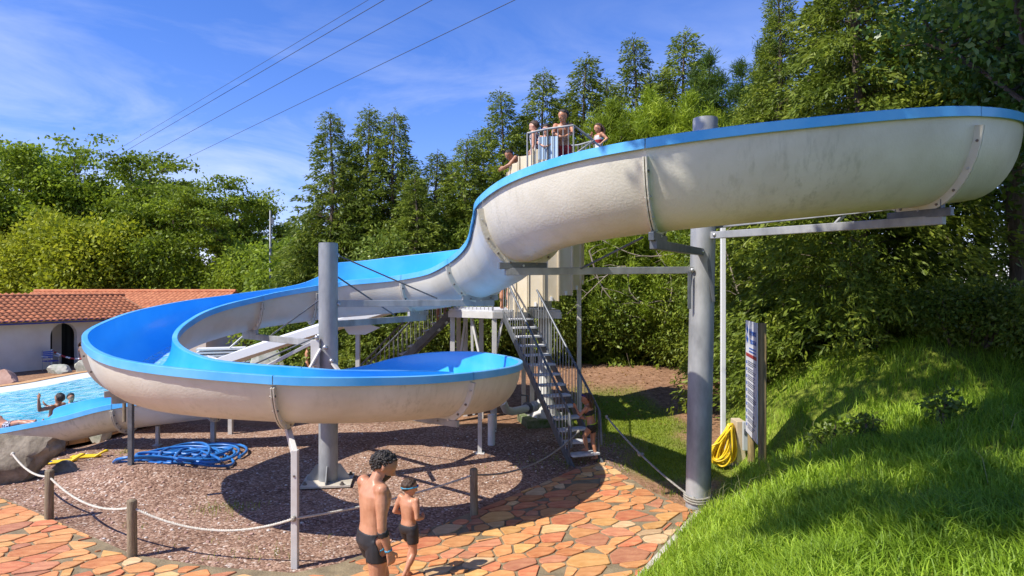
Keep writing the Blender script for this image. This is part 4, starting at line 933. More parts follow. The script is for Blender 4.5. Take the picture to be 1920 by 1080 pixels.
for k,(px,py,y,lab) in enumerate([(1145,205,22.2,'bright green pine right of the platform bathers'),(1222,185,22.4,'bright green pine between platform and thick pillar'),(1298,195,21.8,'bright green pine just left of the thick pillar top'),(1440,185,19,'bright green pine behind the upper slide right of the pillar')]):
    p=at(px,py,y); g=gz(p.x,y); H=p.z-g; plant('bright_pine',PB,(p.x,y,g),lab,'tree','bright green pines',rz=k*1.3,sc=(H/6*.95,H/6*.95,H/6))
# broadleaf trees far left
AC=[broadleaf(12,4.2,31,ls=.20,clumps=380,per=78,nl=11,flat=.7),broadleaf(12,3.6,32,ls=.20,clumps=340,per=76,base=.35,flat=.7),broadleaf(12,3.4,33,ls=.19,clumps=260,per=74,base=.42,nl=8,flat=.6)]
for k,(px,py,y,kind,lab) in enumerate([(-70,245,49,0,'airy acacia cut off by the left edge of the picture'),(40,268,48,1,'airy acacia second from the left edge'),(150,255,50,0,'airy acacia above the middle of the tiled roof'),(258,275,49,1,'airy acacia with dark top under the power lines'),(330,330,47,2,'acacia just left of the one with a bare trunk'),(415,312,45,2,'acacia with slender bare trunks standing behind the tiled roof end'),(478,372,48,1,'low acacia beside the utility pole')]):
    p=at(px,py,y); g=gz(p.x,y); H=p.z-g; s=H/12; plant('acacia_tree',AC[kind],(p.x,y,g),lab,'tree','acacias behind the building',rz=k*1.1,sc=(s*1.05,s*1.05,s))
BB=[shrub(6,4,6.4,41,n=30000,ls=.20,m=M_bush,lobes=24,shell=.4),shrub(5,4,5.5,42,n=26000,ls=.19,m=M_acacia,lobes=20,shell=.4)]
for k,(px,py,y,kind,lab) in enumerate([(30,420,43.5,0,'large bright yellow-green bush at the left edge'),(135,385,44.0,0,'large bright yellow-green bush above the arched doorway'),(225,405,45.0,0,'bright bush at the middle of the roof ridge'),(310,430,44.5,1,'green bush left of the bare acacia trunks'),(400,480,45.5,1,'low green bush at the foot of the bare acacia trunks'),(470,455,45.0,1,'green bush left of the utility pole'),(540,440,43.0,1,'green bush right of the utility pole'),(585,430,35.0,1,'green bush behind the grey pillar top')]):
    p=at(px,py,y); g=gz(p.x,y); H=p.z-g; s=H/(6.4 if kind==0 else 5.5); plant('leafy_bush',BB[kind],(p.x,y,g),lab,'bush','bushes behind the building',rz=k*2.3,sc=(max(s,.7),max(s,.7),s),pn=('stem','foliage'))
# hedge and shrubs along the back bank
HB=[shrub(4.2,2.6,4.6,51,n=34000,ls=.105,m=M_ivy,lobes=22,shell=.35),shrub(4.2,2.4,4.0,52,n=34000,ls=.12,m=M_cyp,lobes=20,asp=.34,shell=.35,droop=.6)]
hx=[(610,23.5,'behind the grey pillar'),(700,23.3,'behind the white gusset post'),(790,23,'behind the rear stairs'),(880,22.8,'behind the landing posts'),(960,23,'behind the entrance stair rail'),(1050,22.6,'just right of the stair tower'),(1130,22.8,'over the bark ground between tower and thick pillar'),(1210,22.4,'with bare branches left of the thick pillar'),(1290,22.0,'directly behind the thick pillar'),(1370,20.0,'behind the slender white post'),(1450,19.2,'behind the rules sign')]
for k,(px,y,lab) in enumerate(hx):
    x=(px-960)/FPX*y; g=gz(x,y); plant('hedge_shrub',HB[k%2],(x,y,g-.1),'dense dark green hedge shrub '+lab,'shrub','hedge shrubs along the back bank',rz=(0,3.14)[k%2]+.3*k,sc=(1,1,.85+.13*((k*7)%3)),pn=('stem','foliage'))
# big near cypresses on the right and the glossy shrub-tree
NC=[conifer(11,2.9,61,ls=.135,nb=560,per=30,low=.02),conifer(11,2.6,62,ls=.135,nb=460,per=28,low=.30)]
for k,(x,y,kind,s,lab) in enumerate([(7.6,14.6,0,1.12,'huge cypress with drooping sprays filling the upper right behind the slide'),(6.9,17.2,0,.9,'cypress with foliage to the ground right of the rules sign'),(9.9,13.0,1,1.15,'tall dark cypress in the shade under the right end of the slide'),(11.6,16.5,0,1.1,'dark cypress deep in the shade at the right edge'),(9.2,18.0,0,1.1,'cypress behind the huge one at the upper right')]):
    plant('near_cypress',NC[kind],(x,y,gz(x,y)-.1),lab,'tree','large cypresses on the right bank',rz=k*1.7,sc=s)
GT=broadleaf(7.4,2.6,71,ls=.10,m=M_shr,nl=10,clumps=420,per=46,base=.22,flat=1.2)
ST2=broadleaf(13,2.3,83,ls=.16,m=M_shr,nl=9,clumps=300,per=60,base=.55,flat=.8,shift=(.1,5.5))
plant('shade_tree',ST2,(-1.3,.6-3.0,gz(-1.3,-2.4)-.2),'second tall leafy tree standing behind the viewpoint','tree','glossy trees',rz=0)
plant('glossy_leaved_tree',GT,(7.95,8.7,gz(7.95,8.7)-.1),'glossy small-leaved tree overhanging the right end of the slide','tree','glossy trees',rz=.4,sc=1.1)
plant('glossy_leaved_tree',GT,(10.2,11.2,gz(10.2,11.2)-.1),'glossy tree at the top right corner behind the overhanging one','tree','glossy trees',rz=2.4,sc=1.15)
ST_=broadleaf(15,4.2,81,ls=.19,m=M_shr,nl=14,clumps=760,per=70,base=.55,flat=.8,shift=(-1.5,2.9))
plant('shade_tree',ST_,(4.5,3.2,gz(4.5,3.2)-.2),'tall leafy tree on the bank behind the viewpoint whose shade falls on the slide','tree','glossy trees',rz=0)
LS=[shrub(2.4,1.6,1.3,91,n=12000,ls=.07,m=M_ivy,lobes=13),shrub(2.6,1.8,1.6,92,n=12000,ls=.085,m=M_cyp,lobes=13,asp=.34,droop=.5)]
for k,(x,y,s,lab) in enumerate([(6.2,15.4,1.0,'low leafy shrub at the top of the grass bank right of the sign'),(7.4,13.9,1.1,'low shrub with pale sprays on the crest of the grass bank'),(8.3,12.2,1.0,'low shaded shrub on the crest below the slide end'),(9.0,10.6,1.0,'low shaded shrub at the right edge on the crest'),(7.0,15.9,1.3,'shrub behind the crest in the gap of the trees')]):
    plant('low_shrub',LS[k%2],(x,y,gz(x,y)-.1),lab,'shrub','low shrubs on the bank',rz=k*1.4,sc=s,pn=('stem','foliage'))
# bare dead branches hanging in the hedge behind the thick pillar
rs=random.Random(5)
for k,(pts,lab) in enumerate([([(1010,345+300,20.8),(1160,500,20.6),(1190,560,20.4),(1300,602,20.2)],'long bare branch curving down to the thick pillar'),([(1110,440,20.9),(1200,480,20.6),(1300,470,20.4)],'bare forked twig above the long branch'),([(1185,600,20.5),(1130,540,20.7),(1105,470,20.9)],'thin bare branch hanging left of the long one'),([(1230,470,20.4),(1260,530,20.3),(1245,610,20.4)],'bare upright twig left of the thick pillar'),([(1350,430,16.8),(1375,520,16.6),(1400,600,16.4)],'bare stem behind the slender white post')]):
    P=[at(*p) for p in pts]; P=[P[0]]+P[1:]; pts_=catmull([tuple(p) for p in P],5); root=empty('dead_branch',pts_[0],lab,'branch','dead branches in the hedge')
    mb=MB(); n=len(pts_); mb.tube([Vector(p) for p in pts_],[.012+.022*i/n for i in range(n)],6); b=part(mb,'limb',M_twig,root)
    for j in range(9):
        q=Vector(pts_[rs.randrange(1,n)]); d=Vector((rs.uniform(-1,1),rs.uniform(-.5,.2),rs.uniform(-.4,.7)))*rs.uniform(.4,.9); t=MB(); t.tube([q,q+d*.5+Vector((0,0,.05)),q+d],[.012,.009,.004],4); part(t,'twig',M_twig,root)

# ------------------------------------------------------------------ grass
def blades(name,X,Y,ln,wd,lean,m,label,cat,seed,tone=None):
    rg=np.random.default_rng(seed); n=len(X); Z=terr(X,Y)-.01; az=rg.random(n)*6.283; la=rg.normal(size=n)*.9
    B=np.stack([X,Y,Z],1); w=np.stack([np.cos(az),np.sin(az),np.zeros(n)],1)*(wd*.5)[:,None]; ld=np.stack([np.cos(az+1.57+la),np.sin(az+1.57+la),np.zeros(n)],1)
    up=np.array([0,0,1.0]); mid=B+up*(ln*.58)[:,None]+ld*(ln*lean*.28)[:,None]; tip=B+up*(ln*(1-.32*lean))[:,None]+ld*(ln*lean*.95)[:,None]
    V=np.stack([B-w,B+w,mid+w*.8,mid-w*.8,tip],1).reshape(-1,3); i=np.arange(n)*5
    me=bpy.data.meshes.new(name); F=[]
    me.vertices.add(5*n); me.vertices.foreach_set('co',V.astype(np.float32).ravel()); me.loops.add(7*n); me.polygons.add(2*n)
    lv=np.stack([i,i+1,i+2,i+3,i+3,i+2,i+4],1).ravel(); me.loops.foreach_set('vertex_index',lv.astype(np.int32))
    ls=np.stack([np.arange(n)*7,np.arange(n)*7+4],1).ravel(); me.polygons.foreach_set('loop_start',ls.astype(np.int32)); me.polygons.foreach_set('loop_total',np.tile([4,3],n).astype(np.int32))
    t=(rg.random(n)*.6+.2*bump_n(X,Y,2.1)+.2) if tone is None else tone; a=me.attributes.new('tone','FLOAT','FACE'); a.data.foreach_set('value',np.repeat(np.clip(t,0,1),2).astype(np.float32))
    me.materials.append(m); me.update(calc_edges=True); o=link(bpy.data.objects.new(name,me)); tag(o,label,cat,kind='stuff'); return o
def grow():
    rg=np.random.default_rng(9)
    N=380000; y=2.6+13.4*rg.random(N)**1.25; x=(-.02+.92*rg.random(N))*y*1.0+.2
    d=hill_d(x,y); al=(x-HE0.x)*HDIR.x+(y-HE0.y)*HDIR.y
    keep=(d>.03+.05*rg.normal(size=N))&(rg.random(N)<np.clip(1.6/np.maximum(y*.28,.6),.0,1)*.62)&(y<16)&(x<y*.86+.5)
    clump=bump_n(x*1.0,y,2.7)+.6*bump_n(x+2,y+5,5.5); keep&=rg.random(N)<(.55+.4*np.clip(clump,-1,1)); x,y=x[keep],y[keep]; cl=clump[keep]; n=len(x)
    ln=(.10+.13*rg.random(n)+.09*np.clip(cl,0,1.5)*rg.random(n))*(1.0); ln*=.75+.5*sst(0,1.2,hill_d(x,y))
    blades('bank_grass',x,y,ln,.0075+.006*rg.random(n),.35+.65*rg.random(n),M_grass,'long bright green grass covering the bank at right','grass',4)
    N=60000; x=.6+4.2*rg.random(N); y=10.2+9.5*rg.random(N); lm=lawnmask(x,y); d=hill_d(x,y)
    sd=poly_sd(PAVE,x,y); keep=(rg.random(N)<lm*.75)&(d<.1)&(sd>.06); x,y=x[keep],y[keep]; n=len(x)
    blades('lawn_grass',x,y,.035+.06*rg.random(n),.008+.006*rg.random(n),.5+.6*rg.random(n),M_lawn,'patchy short lawn grass between stairs and thick pillar','grass',5)
    x=[];y=[]
    for cx,cy,r,k in ((-4.3,9.6,.25,90),(-3.95,9.75,.2,50),(-5.0,8.9,.1,20),(-3.2,7.9,.5,60),(-7.55,12.9,.08,30),(1.9,11.9,.3,120),(.9,12.2,.5,160),(2.4,9.4,.35,200),(2.5,10.4,.3,150)):
        x+=list(rg.normal(cx,r,k)); y+=list(rg.normal(cy,r*.7,k))
    x,y=np.array(x),np.array(y); sd=poly_sd(PAVE,x,y); kk_=sd>.02; x,y=x[kk_],y[kk_]; n=len(x); blades('weed_grass',x,y,.05+.10*rg.random(n),.006+.004*rg.random(n),.5+.6*rg.random(n),M_lawn,'stray tufts of weeds growing in the gravel and by the path edge','weeds',6)
grow()
def stalks():
    rg=np.random.default_rng(33); x=[];y=[]
    for cx,cy,r,k in ((2.75,9.35,.22,26),(2.2,8.35,.3,16),(3.1,8.6,.5,22),(4.2,8.2,.9,26),(4.0,10.2,.4,18),(5.0,6.8,.8,16)): x+=list(rg.normal(cx,r,k)); y+=list(rg.normal(cy,r,k))
    x,y=np.array(x),np.array(y); ok=hill_d(x,y)>.02; x,y=x[ok],y[ok]; n=len(x)
    blades('grass_stalks',x,y,.32+.30*rg.random(n),.004+.003*rg.random(n),.25+.6*rg.random(n),leafmat('dry_stalks',(.22,.24,.08),(.36,.36,.15),(.5,.47,.24)),'tall pale seed stalks standing above the bank grass','grass',8)
    NT=[shrub(.5,.4,.42,95,n=520,ls=.06,m=M_ivy,lobes=6),shrub(.4,.4,.34,96,n=420,ls=.055,m=M_ivy,lobes=5)]
    for k,(px,yy,lab) in enumerate(((1552,9.6,'leafy weed clump in the shaded middle of the grass bank'),(1630,9.0,'leafy weed clump right of the other on the grass bank'),(1790,8.4,'low weed clump in the deep shade of the grass bank'))):
        xx=(px-960)/FPX*yy; plant('weed_clump',NT[k%2],(xx,yy,gz(xx,yy)),lab,'weed','weed clumps on the bank',rz=k,sc=1.2,pn=('stem','foliage'))
stalks()
def pebbles():
    rg=np.random.default_rng(17); N=2600; x=-9+11*rg.random(N); y=7.4+8*rg.random(N); sd=poly_sd(PAVE,x,y); ok=(sd>.04)&(x<1.6+.2*(y-9))&(hill_d(x,y)<-.3); x,y=x[ok],y[ok]; z=terr(x,y); mb=MB()
    for a,b,c in zip(x,y,z):
        r=.007+.016*rg.random()**2; mb.ball((a,b,c+r*.3),(r*(1+.5*rg.random()),r,r*.7),5,3,0 if rg.random()<.8 else 1)
    o=mb.build('loose_pebbles',[mat('pebble_pink',(.34,.20,.16),.9,col2=(.50,.33,.28),scale=30),mat('pebble_pale',(.62,.56,.50),.9)]); tag(o,'loose pale and pink pebbles scattered over the gravel','pebbles',kind='stuff')
    n=420; x=.9+4*rg.random(n); y=15.5+6*rg.random(n); ok=hill_d(x,y)<0; x,y=x[ok],y[ok]; n=len(x); d=rdir(rg,n); d[:,2]*=.2; w=rdir(rg,n); w[:,2]*=.3
    me=leafmesh('fallen_leaves',np.stack([x,y,terr(x,y)+.015],1),d,w,.08,.05,rg.random(n),leafmat('dry_leaf',(.20,.09,.03),(.36,.19,.07),(.50,.33,.14))); tag(link(bpy.data.objects.new('fallen_leaves',me)),'dry fallen leaves on the bark ground before the hedge','leaves',kind='stuff')
pebbles()

# ------------------------------------------------------------------ fence posts and ropes, boulders, hoses, sign
def rope_post(px,py,top,lab,r=.056):
    p=atg(px,py); h=(py-top)/FPX*p.y; root=empty('rope_post',(p.x,p.y,0),lab,'post','round wooden rope posts')
    mb=MB(); mb.lathe((0,0,0),[(r*1.03,-.2),(r*1.02,.1),(r*.98,h*.6),(r,h-.015),(r*.86,h),(0,h+.004)],16); o=mb.build('shaft',M_wood,root); o.rotation_euler=(random.uniform(-.02,.02),random.uniform(-.02,.02),random.uniform(0,6))
    mb=MB(); mb.tube([(0,-r-.004,h-.09),(0,r+.004,h-.09)],.012,6); mb.build('rope_hole_ring',M_bolt,root)
    return Vector((p.x,p.y,h-.09))
q1=rope_post(92,975,881,'weathered round post nearest the boulder'); q2=rope_post(248,1045,937,'weathered round post in the middle foreground left'); q3=rope_post(889,968,878,'round wooden post right of the boy at the path edge')
def rope(a,b,sag,lab,m=M_rope,r=.0145,knot=None):
    a=Vector(a); b=Vector(b); n=max(30,int((b-a).length*46)); root=empty('rope',a,lab,'rope','rope barrier lengths'); 
    ctr=[a.lerp(b,i/n)-Vector((0,0,sag*4*(i/n)*(1-i/n))) for i in range(n+1)]
    for s in range(3):
        P=[]
        for i,p in enumerate(ctr):
            t=(ctr[min(i+1,n)]-ctr[max(i-1,0)]).normalized(); x=t.cross(Vector((0,0,1))).normalized(); y=t.cross(x); ph=i/n*(b-a).length*2*math.pi/.085+s*2.094; P.append(p+(x*math.cos(ph)+y*math.sin(ph))*r*.58)
        mb=MB(); mb.tube(P,r*.62,5); part(mb,'strand',m,root)
    for e in (a,b):
        mb=MB(); mb.ball(e,(.03,.03,.035),8,6); part(mb,'knot',m,root)
    if knot:
        p=ctr[int(n*knot)]; mb=MB()
        for k in range(3): mb.ball(p+Vector((random.uniform(-.03,.03),random.uniform(-.03,.03),random.uniform(-.03,.02))),.032,7,5)
        part(mb,'mid_knot',m,root)
rope((-7.75,10.35,.62),q1,.10,'pale rope from the boulder to the first post'); rope(q1,q2,.17,'pale rope sagging between the two left posts'); 
sp_=Vector((-2.48,7.57,.58)); rope(q2,sp_,.20,'pale rope from the middle post to the slim steel slide post'); rope(sp_,q3,.06,'rope running behind the man and the boy',r=.014); rope(q3,(1.20,12.05,.60),.22,'greyed rope from the right post to the stair foot',M_rope_d,.014)
rope((1.72,12.1,.86),(2.62,9.62,.16),.09,'greyed rope from the stair rail to the thick pillar',M_rope_d,.016,.45)
mb=MB(); 
for k in range(3): mb.tube([(P1[0]+.195*math.cos(a*.4),P1[1]+.195*math.sin(a*.4),.10+.035*k+.01*math.sin(a)) for a in range(16)],.015,6,closed=True)
tag(mb.build('rope_coil',M_rope_d),'rope wound round the foot of the thick grey pillar','rope')
def boulder(name,c,size,seed,m,lab,cat='rock',rot=0,flat=.0,grp=None,sub=3):
    bm=bmesh.new(); bmesh.ops.create_icosphere(bm,subdivisions=sub,radius=1)
    for v in bm.verts:
        n=mnoise.fractal(v.co*1.3+Vector((seed*7.1,seed*3.3,seed)),0.9,2.1,4); d=1+.28*n+.05*mnoise.fractal(v.co*6+Vector((seed,0,0)),0.8,2.1,3); co=v.co.normalized()*d
        for ax in (Vector((.8,.3,.5)),Vector((-.6,.5,.6)),Vector((.2,-.9,.35)),Vector((-.3,-.7,-.2)),Vector((.5,.6,-.3))):
            ax=ax.normalized(); s=co.dot(ax); lim=.66+.12*math.sin(seed+ax.x*9)
            if s>lim: co-=ax*(s-lim)*.96
        v.co=Vector((co.x*size[0],co.y*size[1],co.z*size[2]))
    me=bpy.data.meshes.new(name); bm.to_mesh(me); bm.free(); me.materials.append(m)
    for p in me.polygons: p.use_smooth=True
    me.set_sharp_from_angle(angle=R(16)); o=link(bpy.data.objects.new(name,me)); o.location=c; o.rotation_euler=rot if hasattr(rot,'__len__') else (0,0,rot); return tag(o,lab,cat,grp)
boulder('boulder',(-8.40,11.0,.34),(.86,.55,.50),3,M_rock,'large slanted grey-brown boulder at the left edge holding the rope end',rot=(0,R(-32),.4),sub=4)
boulder('rock',(-7.75,11.6,.0),(.28,.22,.2),5,M_rock,'small dark rock beside the large boulder')
boulder('rock',(-9.45,15.25,.02),(.30,.28,.42),8,M_rock_g,'rounded grey speckled rock at the pool edge behind the slide exit')
boulder('rock',(-19.0,25.0,-.25),(.62,.5,.40),11,M_rock_p,'pink rock on the far pool edge at the left')
boulder('rock',(-19.0,28.1,-.30),(.52,.4,.32),12,M_rock_g,'flat pale rock before the blue chair')
boulder('rock',(-18.15,28.6,-.20),(.55,.4,.45),13,M_rock_g,'pale greenish rock before the arched doorway')
boulder('rock',(-8.1,22.2,.3),(.7,.5,1.1),14,M_rock_g,'tall upright pale rock behind the grey pillar')
def blue_hose():
    c=Vector((-6.0,12.25)); P=[]; N=420; 
    for i in range(N):
        t=i/N*13*2*math.pi; k=i/N; rx=.62+.22*math.sin(k*17+1)+.1*math.sin(k*41); ry=.66+.24*math.cos(k*13)+.12*math.sin(k*37)
        x=c.x+.22*math.sin(k*23+.5)+rx*math.cos(t+.8*math.sin(k*9)); y=c.y+.26*math.cos(k*19)+ry*math.sin(t); P.append(Vector((x,y,gz(x,y)+.028+.085*k+.022*(1+math.sin(t*1.7+k*5)))))
    root=empty('blue_hose',(c.x,c.y,gz(c.x,c.y)),'long blue hose lying in a tangled coil on the gravel','hose'); mb=MB(); mb.tube(P,.026,8); part(mb,'hose_tube',M_hose_b,root)
    for e,d in ((P[0],P[0]-P[1]),(P[-1],P[-1]-P[-2])):
        d.normalize(); mb=MB(); mb.tube([e,e+d*.07],.033,10); part(mb,'hose_cuff',M_hose_b,root)
blue_hose()
def yellow_hose():
    rs=random.Random(4); root=empty('yellow_hose',(3.72,11.75,0),'bright yellow hose hung in loops over the beige box behind the pillar','hose'); 
    top=Vector((3.86,11.72,.80)); P=[]
    for k in range(15):
        w=rs.uniform(.07,.30); l=rs.uniform(.60,.76); off=rs.uniform(-.06,.05); yo=rs.uniform(-.10,.10); sh=rs.uniform(-.30,-.05)
        for i in range(14):
            a=i/14*2*math.pi+math.pi/2; z=top.z-l/2+math.sin(a)*l/2; f=(top.z-z)/l
            P.append(Vector((top.x+off+math.cos(a)*w*(.25+.75*f)+sh*f*.9,top.y+yo-.12*math.sin(a*1.0+1)*f,max(z,.03))))
    P=[Vector(p) for p in catmull([tuple(p) for p in P],2)]
    mb=MB(); mb.tube(P,.0165,7); part(mb,'hose_tube',M_hose_y,root)
    mb=MB(); mb.tube([top+Vector((.0,-.05,-.02)),top+Vector((-.3,-.3,-.25)),top+Vector((-.48,-.3,-.32)),top+Vector((-.45,-.28,-.6)),top+Vector((-.5,-.25,-.72))],.0165,7); part(mb,'hose_end',M_hose_y,root)
yellow_hose()
def utility_box():
    root=empty('utility_box',(4.05,11.75,0),'beige upright box with grey socket behind the rules sign','box')
    mb=MB(); mb.box((4.02,11.85,.42),(.16,.34,.88)); part(mb,'housing',M_beige,root,.01); mb=MB(); mb.box((4.08,11.62,.62),(.12,.06,.50)); s=part(mb,'socket_box',M_greybox,root,.008)
    mb=MB(); mb.box((4.08,11.585,.70),(.09,.02,.10)); part(mb,'socket_cover',M_steel_d,root,.004)
utility_box()
def text_mesh(body,size,mtl,parent,Mx,bold=0.0):
    cu=bpy.data.curves.new('lettering','FONT'); cu.body=body; cu.size=size; cu.extrude=.001; cu.offset=bold; cu.align_x='LEFT'
    o=bpy.data.objects.new('lettering',cu); COL.objects.link(o); dg=bpy.context.evaluated_depsgraph_get(); me=bpy.data.meshes.new_from_object(o.evaluated_get(dg)); bpy.data.objects.remove(o)
    me.materials.clear(); me.materials.append(mtl); t=link(bpy.data.objects.new('lettering',me),parent); t.matrix_parent_inverse=Matrix.Identity(4); t.matrix_local=Mx; return t
def rules_sign():
    A=Vector((3.94,11.22,0)); B=Vector((3.765,10.22,0)); z0,z1=.80,2.66
    root=empty('rules_sign',(3.9,10.7,gz(3.9,10.7)),'tall white rules board with blue lettering on two wooden posts','sign')
    D=(B-A).normalized(); Nf=Vector((D.y,-D.x,0)); Nf=Nf if Nf.x<0 else -Nf; L=(B-A).length
    rot=Matrix((D,-Nf,Vector((0,0,1)))).transposed(); mid=(A+B)/2
    mb=MB(); mb.box(mid+Vector((0,0,(z0+z1)/2)),(L,.012,z1-z0),rot); part(mb,'board',M_signw,root)
    for (u,w,h) in ((.97,.085,2.66),(.06,.085,2.58)):
        p=A.lerp(B,u)-Nf*.075; mb=MB(); mb.lathe((p.x,p.y,0),[(.062,gz(p.x,p.y)-.2),(.060,h),(.0,h+.005)],14); part(mb,'post',M_wood_y,root)
    # print lies on the face that looks towards the stairs; reading direction runs from A to B seen from -x
    F=Matrix((D,Vector((0,0,1)),D.cross(Vector((0,0,1))))).transposed().to_4x4()
    Fn=D.cross(Vector((0,0,1)))
    def pos(u,z): return A+D*(u*L)+(Nf*.0085)+Vector((0,0,z))
    def put(txt,u,z,s,m,b=0): return text_mesh(txt,s,m,root,Matrix.Translation(pos(u,z)-Vector(root.location))@F,b)
    put('Règlement',.34,2.44,.135,M_signb,.004); put('TOBOGGAN',.40,2.30,.095,M_signb,.003)
    for k,z in enumerate((2.22,2.17)):
        mb=MB(); mb.box(pos(.62,z),(L*.58,.003,.022),rot); part(mb,'print_line',M_signb,root)
    for z in (2.52,2.36): 
        mb=MB(); mb.box(pos(.16,z),(L*.16,.003,.09),rot@Matrix.Rotation(R(25),3,'Y')); part(mb,'pictogram',M_signb,root)
    mb=MB(); mb.box(pos(.5,2.10),(L*.9,.003,.055),rot); part(mb,'print_band',M_signr,root)
    rs=random.Random(2)
    for k in range(10):
        z=2.0-k*.115; mb=MB(); mb.box(pos(.10,z-.03),(L*.07,.003,.05),rot); part(mb,'pictogram',M_signb,root)
        for q in range(3):
            w=rs.uniform(.45,.72); mb=MB(); mb.box(pos(.20+w/2,z-.03*q),(L*w,.003,.013),rot); part(mb,'print_line',M_signk,root)
rules_sign()
def fins():
    for k,(x,y,rz,lab) in enumerate(((-8.22,12.25,.5,'yellow plastic scoop lying flat on the gravel beside the boulder'),(-7.98,12.62,.15,'yellow plastic tray lying behind the scoop on the gravel'))):
        root=empty('yellow_scoop',(x,y,gz(x,y)),lab,'pool toy',None,rz)
        mb=MB(); pts=[(-.34,-.05),(-.20,-.12),(.12,-.10),(.2,0),(.12,.10),(-.20,.12),(-.34,.07)]; mb.prism(pts,.01,.035); mb.build('blade',M_yellow,root,.008)
        mb=MB(); mb.tube([(.12,-.08,.03),(.24,-.07,.10),(.30,0,.11),(.24,.07,.10),(.12,.08,.03)],.022,7); mb.build('foot_strap' if k else 'grip',M_yellow,root)
        mb=MB(); mb.lathe((-.22,0,.036),[(.04,0),(.035,.006),(0,.007)],12); mb.build('emblem',M_signb,root)
fins()
# power lines and the pole
def wires():
    for k,(a,b,lab) in enumerate((((965,0),(338,302),'lowest of the power lines crossing the sky'),((810,0),(282,288),'second power line from the right'),((720,0),(255,272),'third power line from the right'),((690,0),(245,266),'leftmost faint power line'))):
        H=13.0+.25*k; d=lambda p:(540-p[1])/FPX; ya=(H-CAMH)/d(a); yb=(H+.6-CAMH)/d(b); A=at(a[0],a[1],ya); B=at(b[0],b[1],yb); E=A+(A-B)*.6; F_=B+(B-A)*.5
        n=24; P=[E.lerp(F_,i/n) for i in range(n+1)]; mb=MB(); mb.tube(P,.014 if k<3 else .010,5); tag(mb.build('power_line',M_wire),lab,'cable','power lines')
wires()
p=at(507,395,33); root=empty('utility_pole',(p.x,33,gz(p.x,33)),'slim grey utility pole among the bushes left of the cypress row','pole')
mb=MB(); mb.lathe((0,0,0),[(.08,-.3),(.05,p.z-gz(p.x,33)),(0,p.z-gz(p.x,33)+.02)],10); mb.build('shaft',M_steel_d,root); mb=MB(); mb.box((.1,0,p.z-gz(p.x,33)-.5),(.12,.10,.3)); mb.build('junction_box',M_steel_d,root)
# blue chair by the wall, stacked loungers, lamp of the terrace
def chair(x,y,rz):
    root=empty('blue_chair',(x,y,-.40),'blue slatted garden chair against the white wall left of the arched doorway','chair',None,rz)
    mb=MB(); mb.box((0,0,.44),(.48,.46,.03)); mb.build('seat',M_trimb,root)
    for k in range(4): mb=MB(); mb.box((-.23,0,.58+k*.08),(.02,.48,.06)); mb.build('back_slat',mat('chair_blue_%d'%k,(.05,.12,.42),.5),root)
    for sx in(-.22,.22):
        for sy in(-.22,.22): mb=MB(); mb.tube([(sx,sy,0),(sx,sy,.62 if sx>0 else .9)],.018,6); mb.build('leg',M_steel,root)
    for sy in(-.25,.25): mb=MB(); mb.box((0,sy,.64),(.46,.04,.025)); mb.build('armrest',M_white,root)
chair(-20.0,28.9,-.5)
def loungers():
    spots=[(-11.0,25.5,9,.3),(-9.4,26.4,8,.2),(-8.0,25.4,7,.1)]
    me=None; rs=random.Random(8)
    names=['leftmost stack seen under the slide','middle stack beyond the straight slide','stack nearest the grey pillar']
    for s,(x,y,n,rz) in enumerate(spots):
        for k in range(n):
            posw='topmost' if k==n-1 else ('lowest' if k==0 else 'midway')
            root=empty('sun_lounger',(x,y,gz(x,y)+.12*k),('white' if s<1 else 'teal')+' sun lounger '+posw+(' up' if posw=='midway' else '')+' in the '+names[s],'sun lounger','stacked sun loungers',rz)
            mb=MB()
            for sy in(-.32,.32): mb.box((0,sy,.30),(1.9,.05,.05))
            for sx in(-.9,.9): mb.box((sx,0,.30),(.05,.6,.05))
            mb.build('frame',M_white,root)
            mb=MB(); mb.box((-.1,0,.335),(1.7,.58,.02)); mb.build('sling',M_teal if s else M_white,root)
            if k==n-1:
                mb=MB(); mb.tube([(.2,-.3,.34),(.75,-.28,.85),(.8,0,.88),(.75,.28,.85),(.2,.3,.34)],.03,6); mb.build('raised_back',M_white,root)
            for sx in(-.7,.7):
                for sy in(-.3,.3):
                    if k==0: mb=MB(); mb.box((sx,sy,.14),(.05,.05,.30)); mb.build('leg',M_white,root)
loungers()

# ------------------------------------------------------------------ people
def skinmat(name,c,c2): 
    m=mat(name,c,.42,col2=c2,scale=6,spec=.45,bump=.05,bscale=40); b=m.node_tree.nodes['Principled BSDF']; b.inputs['Subsurface Weight'].default_value=.06; b.inputs['Subsurface Radius'].default_value=(.02,.008,.004); return m
SK1=skinmat('skin_tan',(.43,.185,.095),(.55,.27,.155)); SK2=skinmat('skin_light',(.58,.30,.19),(.66,.37,.25)); SK3=skinmat('skin_brown',(.36,.17,.09),(.44,.22,.125))
HA1=mat('hair_dark',(.012,.009,.007),.5,col2=(.035,.025,.018),scale=40,bump=.8,bscale=90,stretch=(1,1,.35)); HA2=mat('hair_brown',(.045,.022,.010),.5,col2=(.09,.048,.024),scale=40,bump=.8,bscale=90,stretch=(1,1,.3))
CL_k=mat('black_swimwear',(.012,.012,.014),.6,col2=(.022,.022,.025),scale=8); CL_r=mat('red_swimwear',(.42,.02,.02),.6,col2=(.12,.01,.02),scale=14,ramp=(.45,.6)); CL_p=mat('purple_swimwear',(.05,.02,.22),.6); CL_l=mat('lime_trim',(.45,.65,.02),.5); CL_w=mat('patterned_swimwear',(.02,.02,.05),.6,col2=(.6,.58,.6),scale=34,ramp=(.48,.52)); CL_t=mat('turquoise_strap',(.04,.30,.46),.4); CL_g=mat('goggle_lens',(.03,.03,.25),.15); CL_s=mat('silver_line',(.6,.6,.6),.5); CL_rd=mat('plain_red_swimwear',(.38,.03,.03),.6)
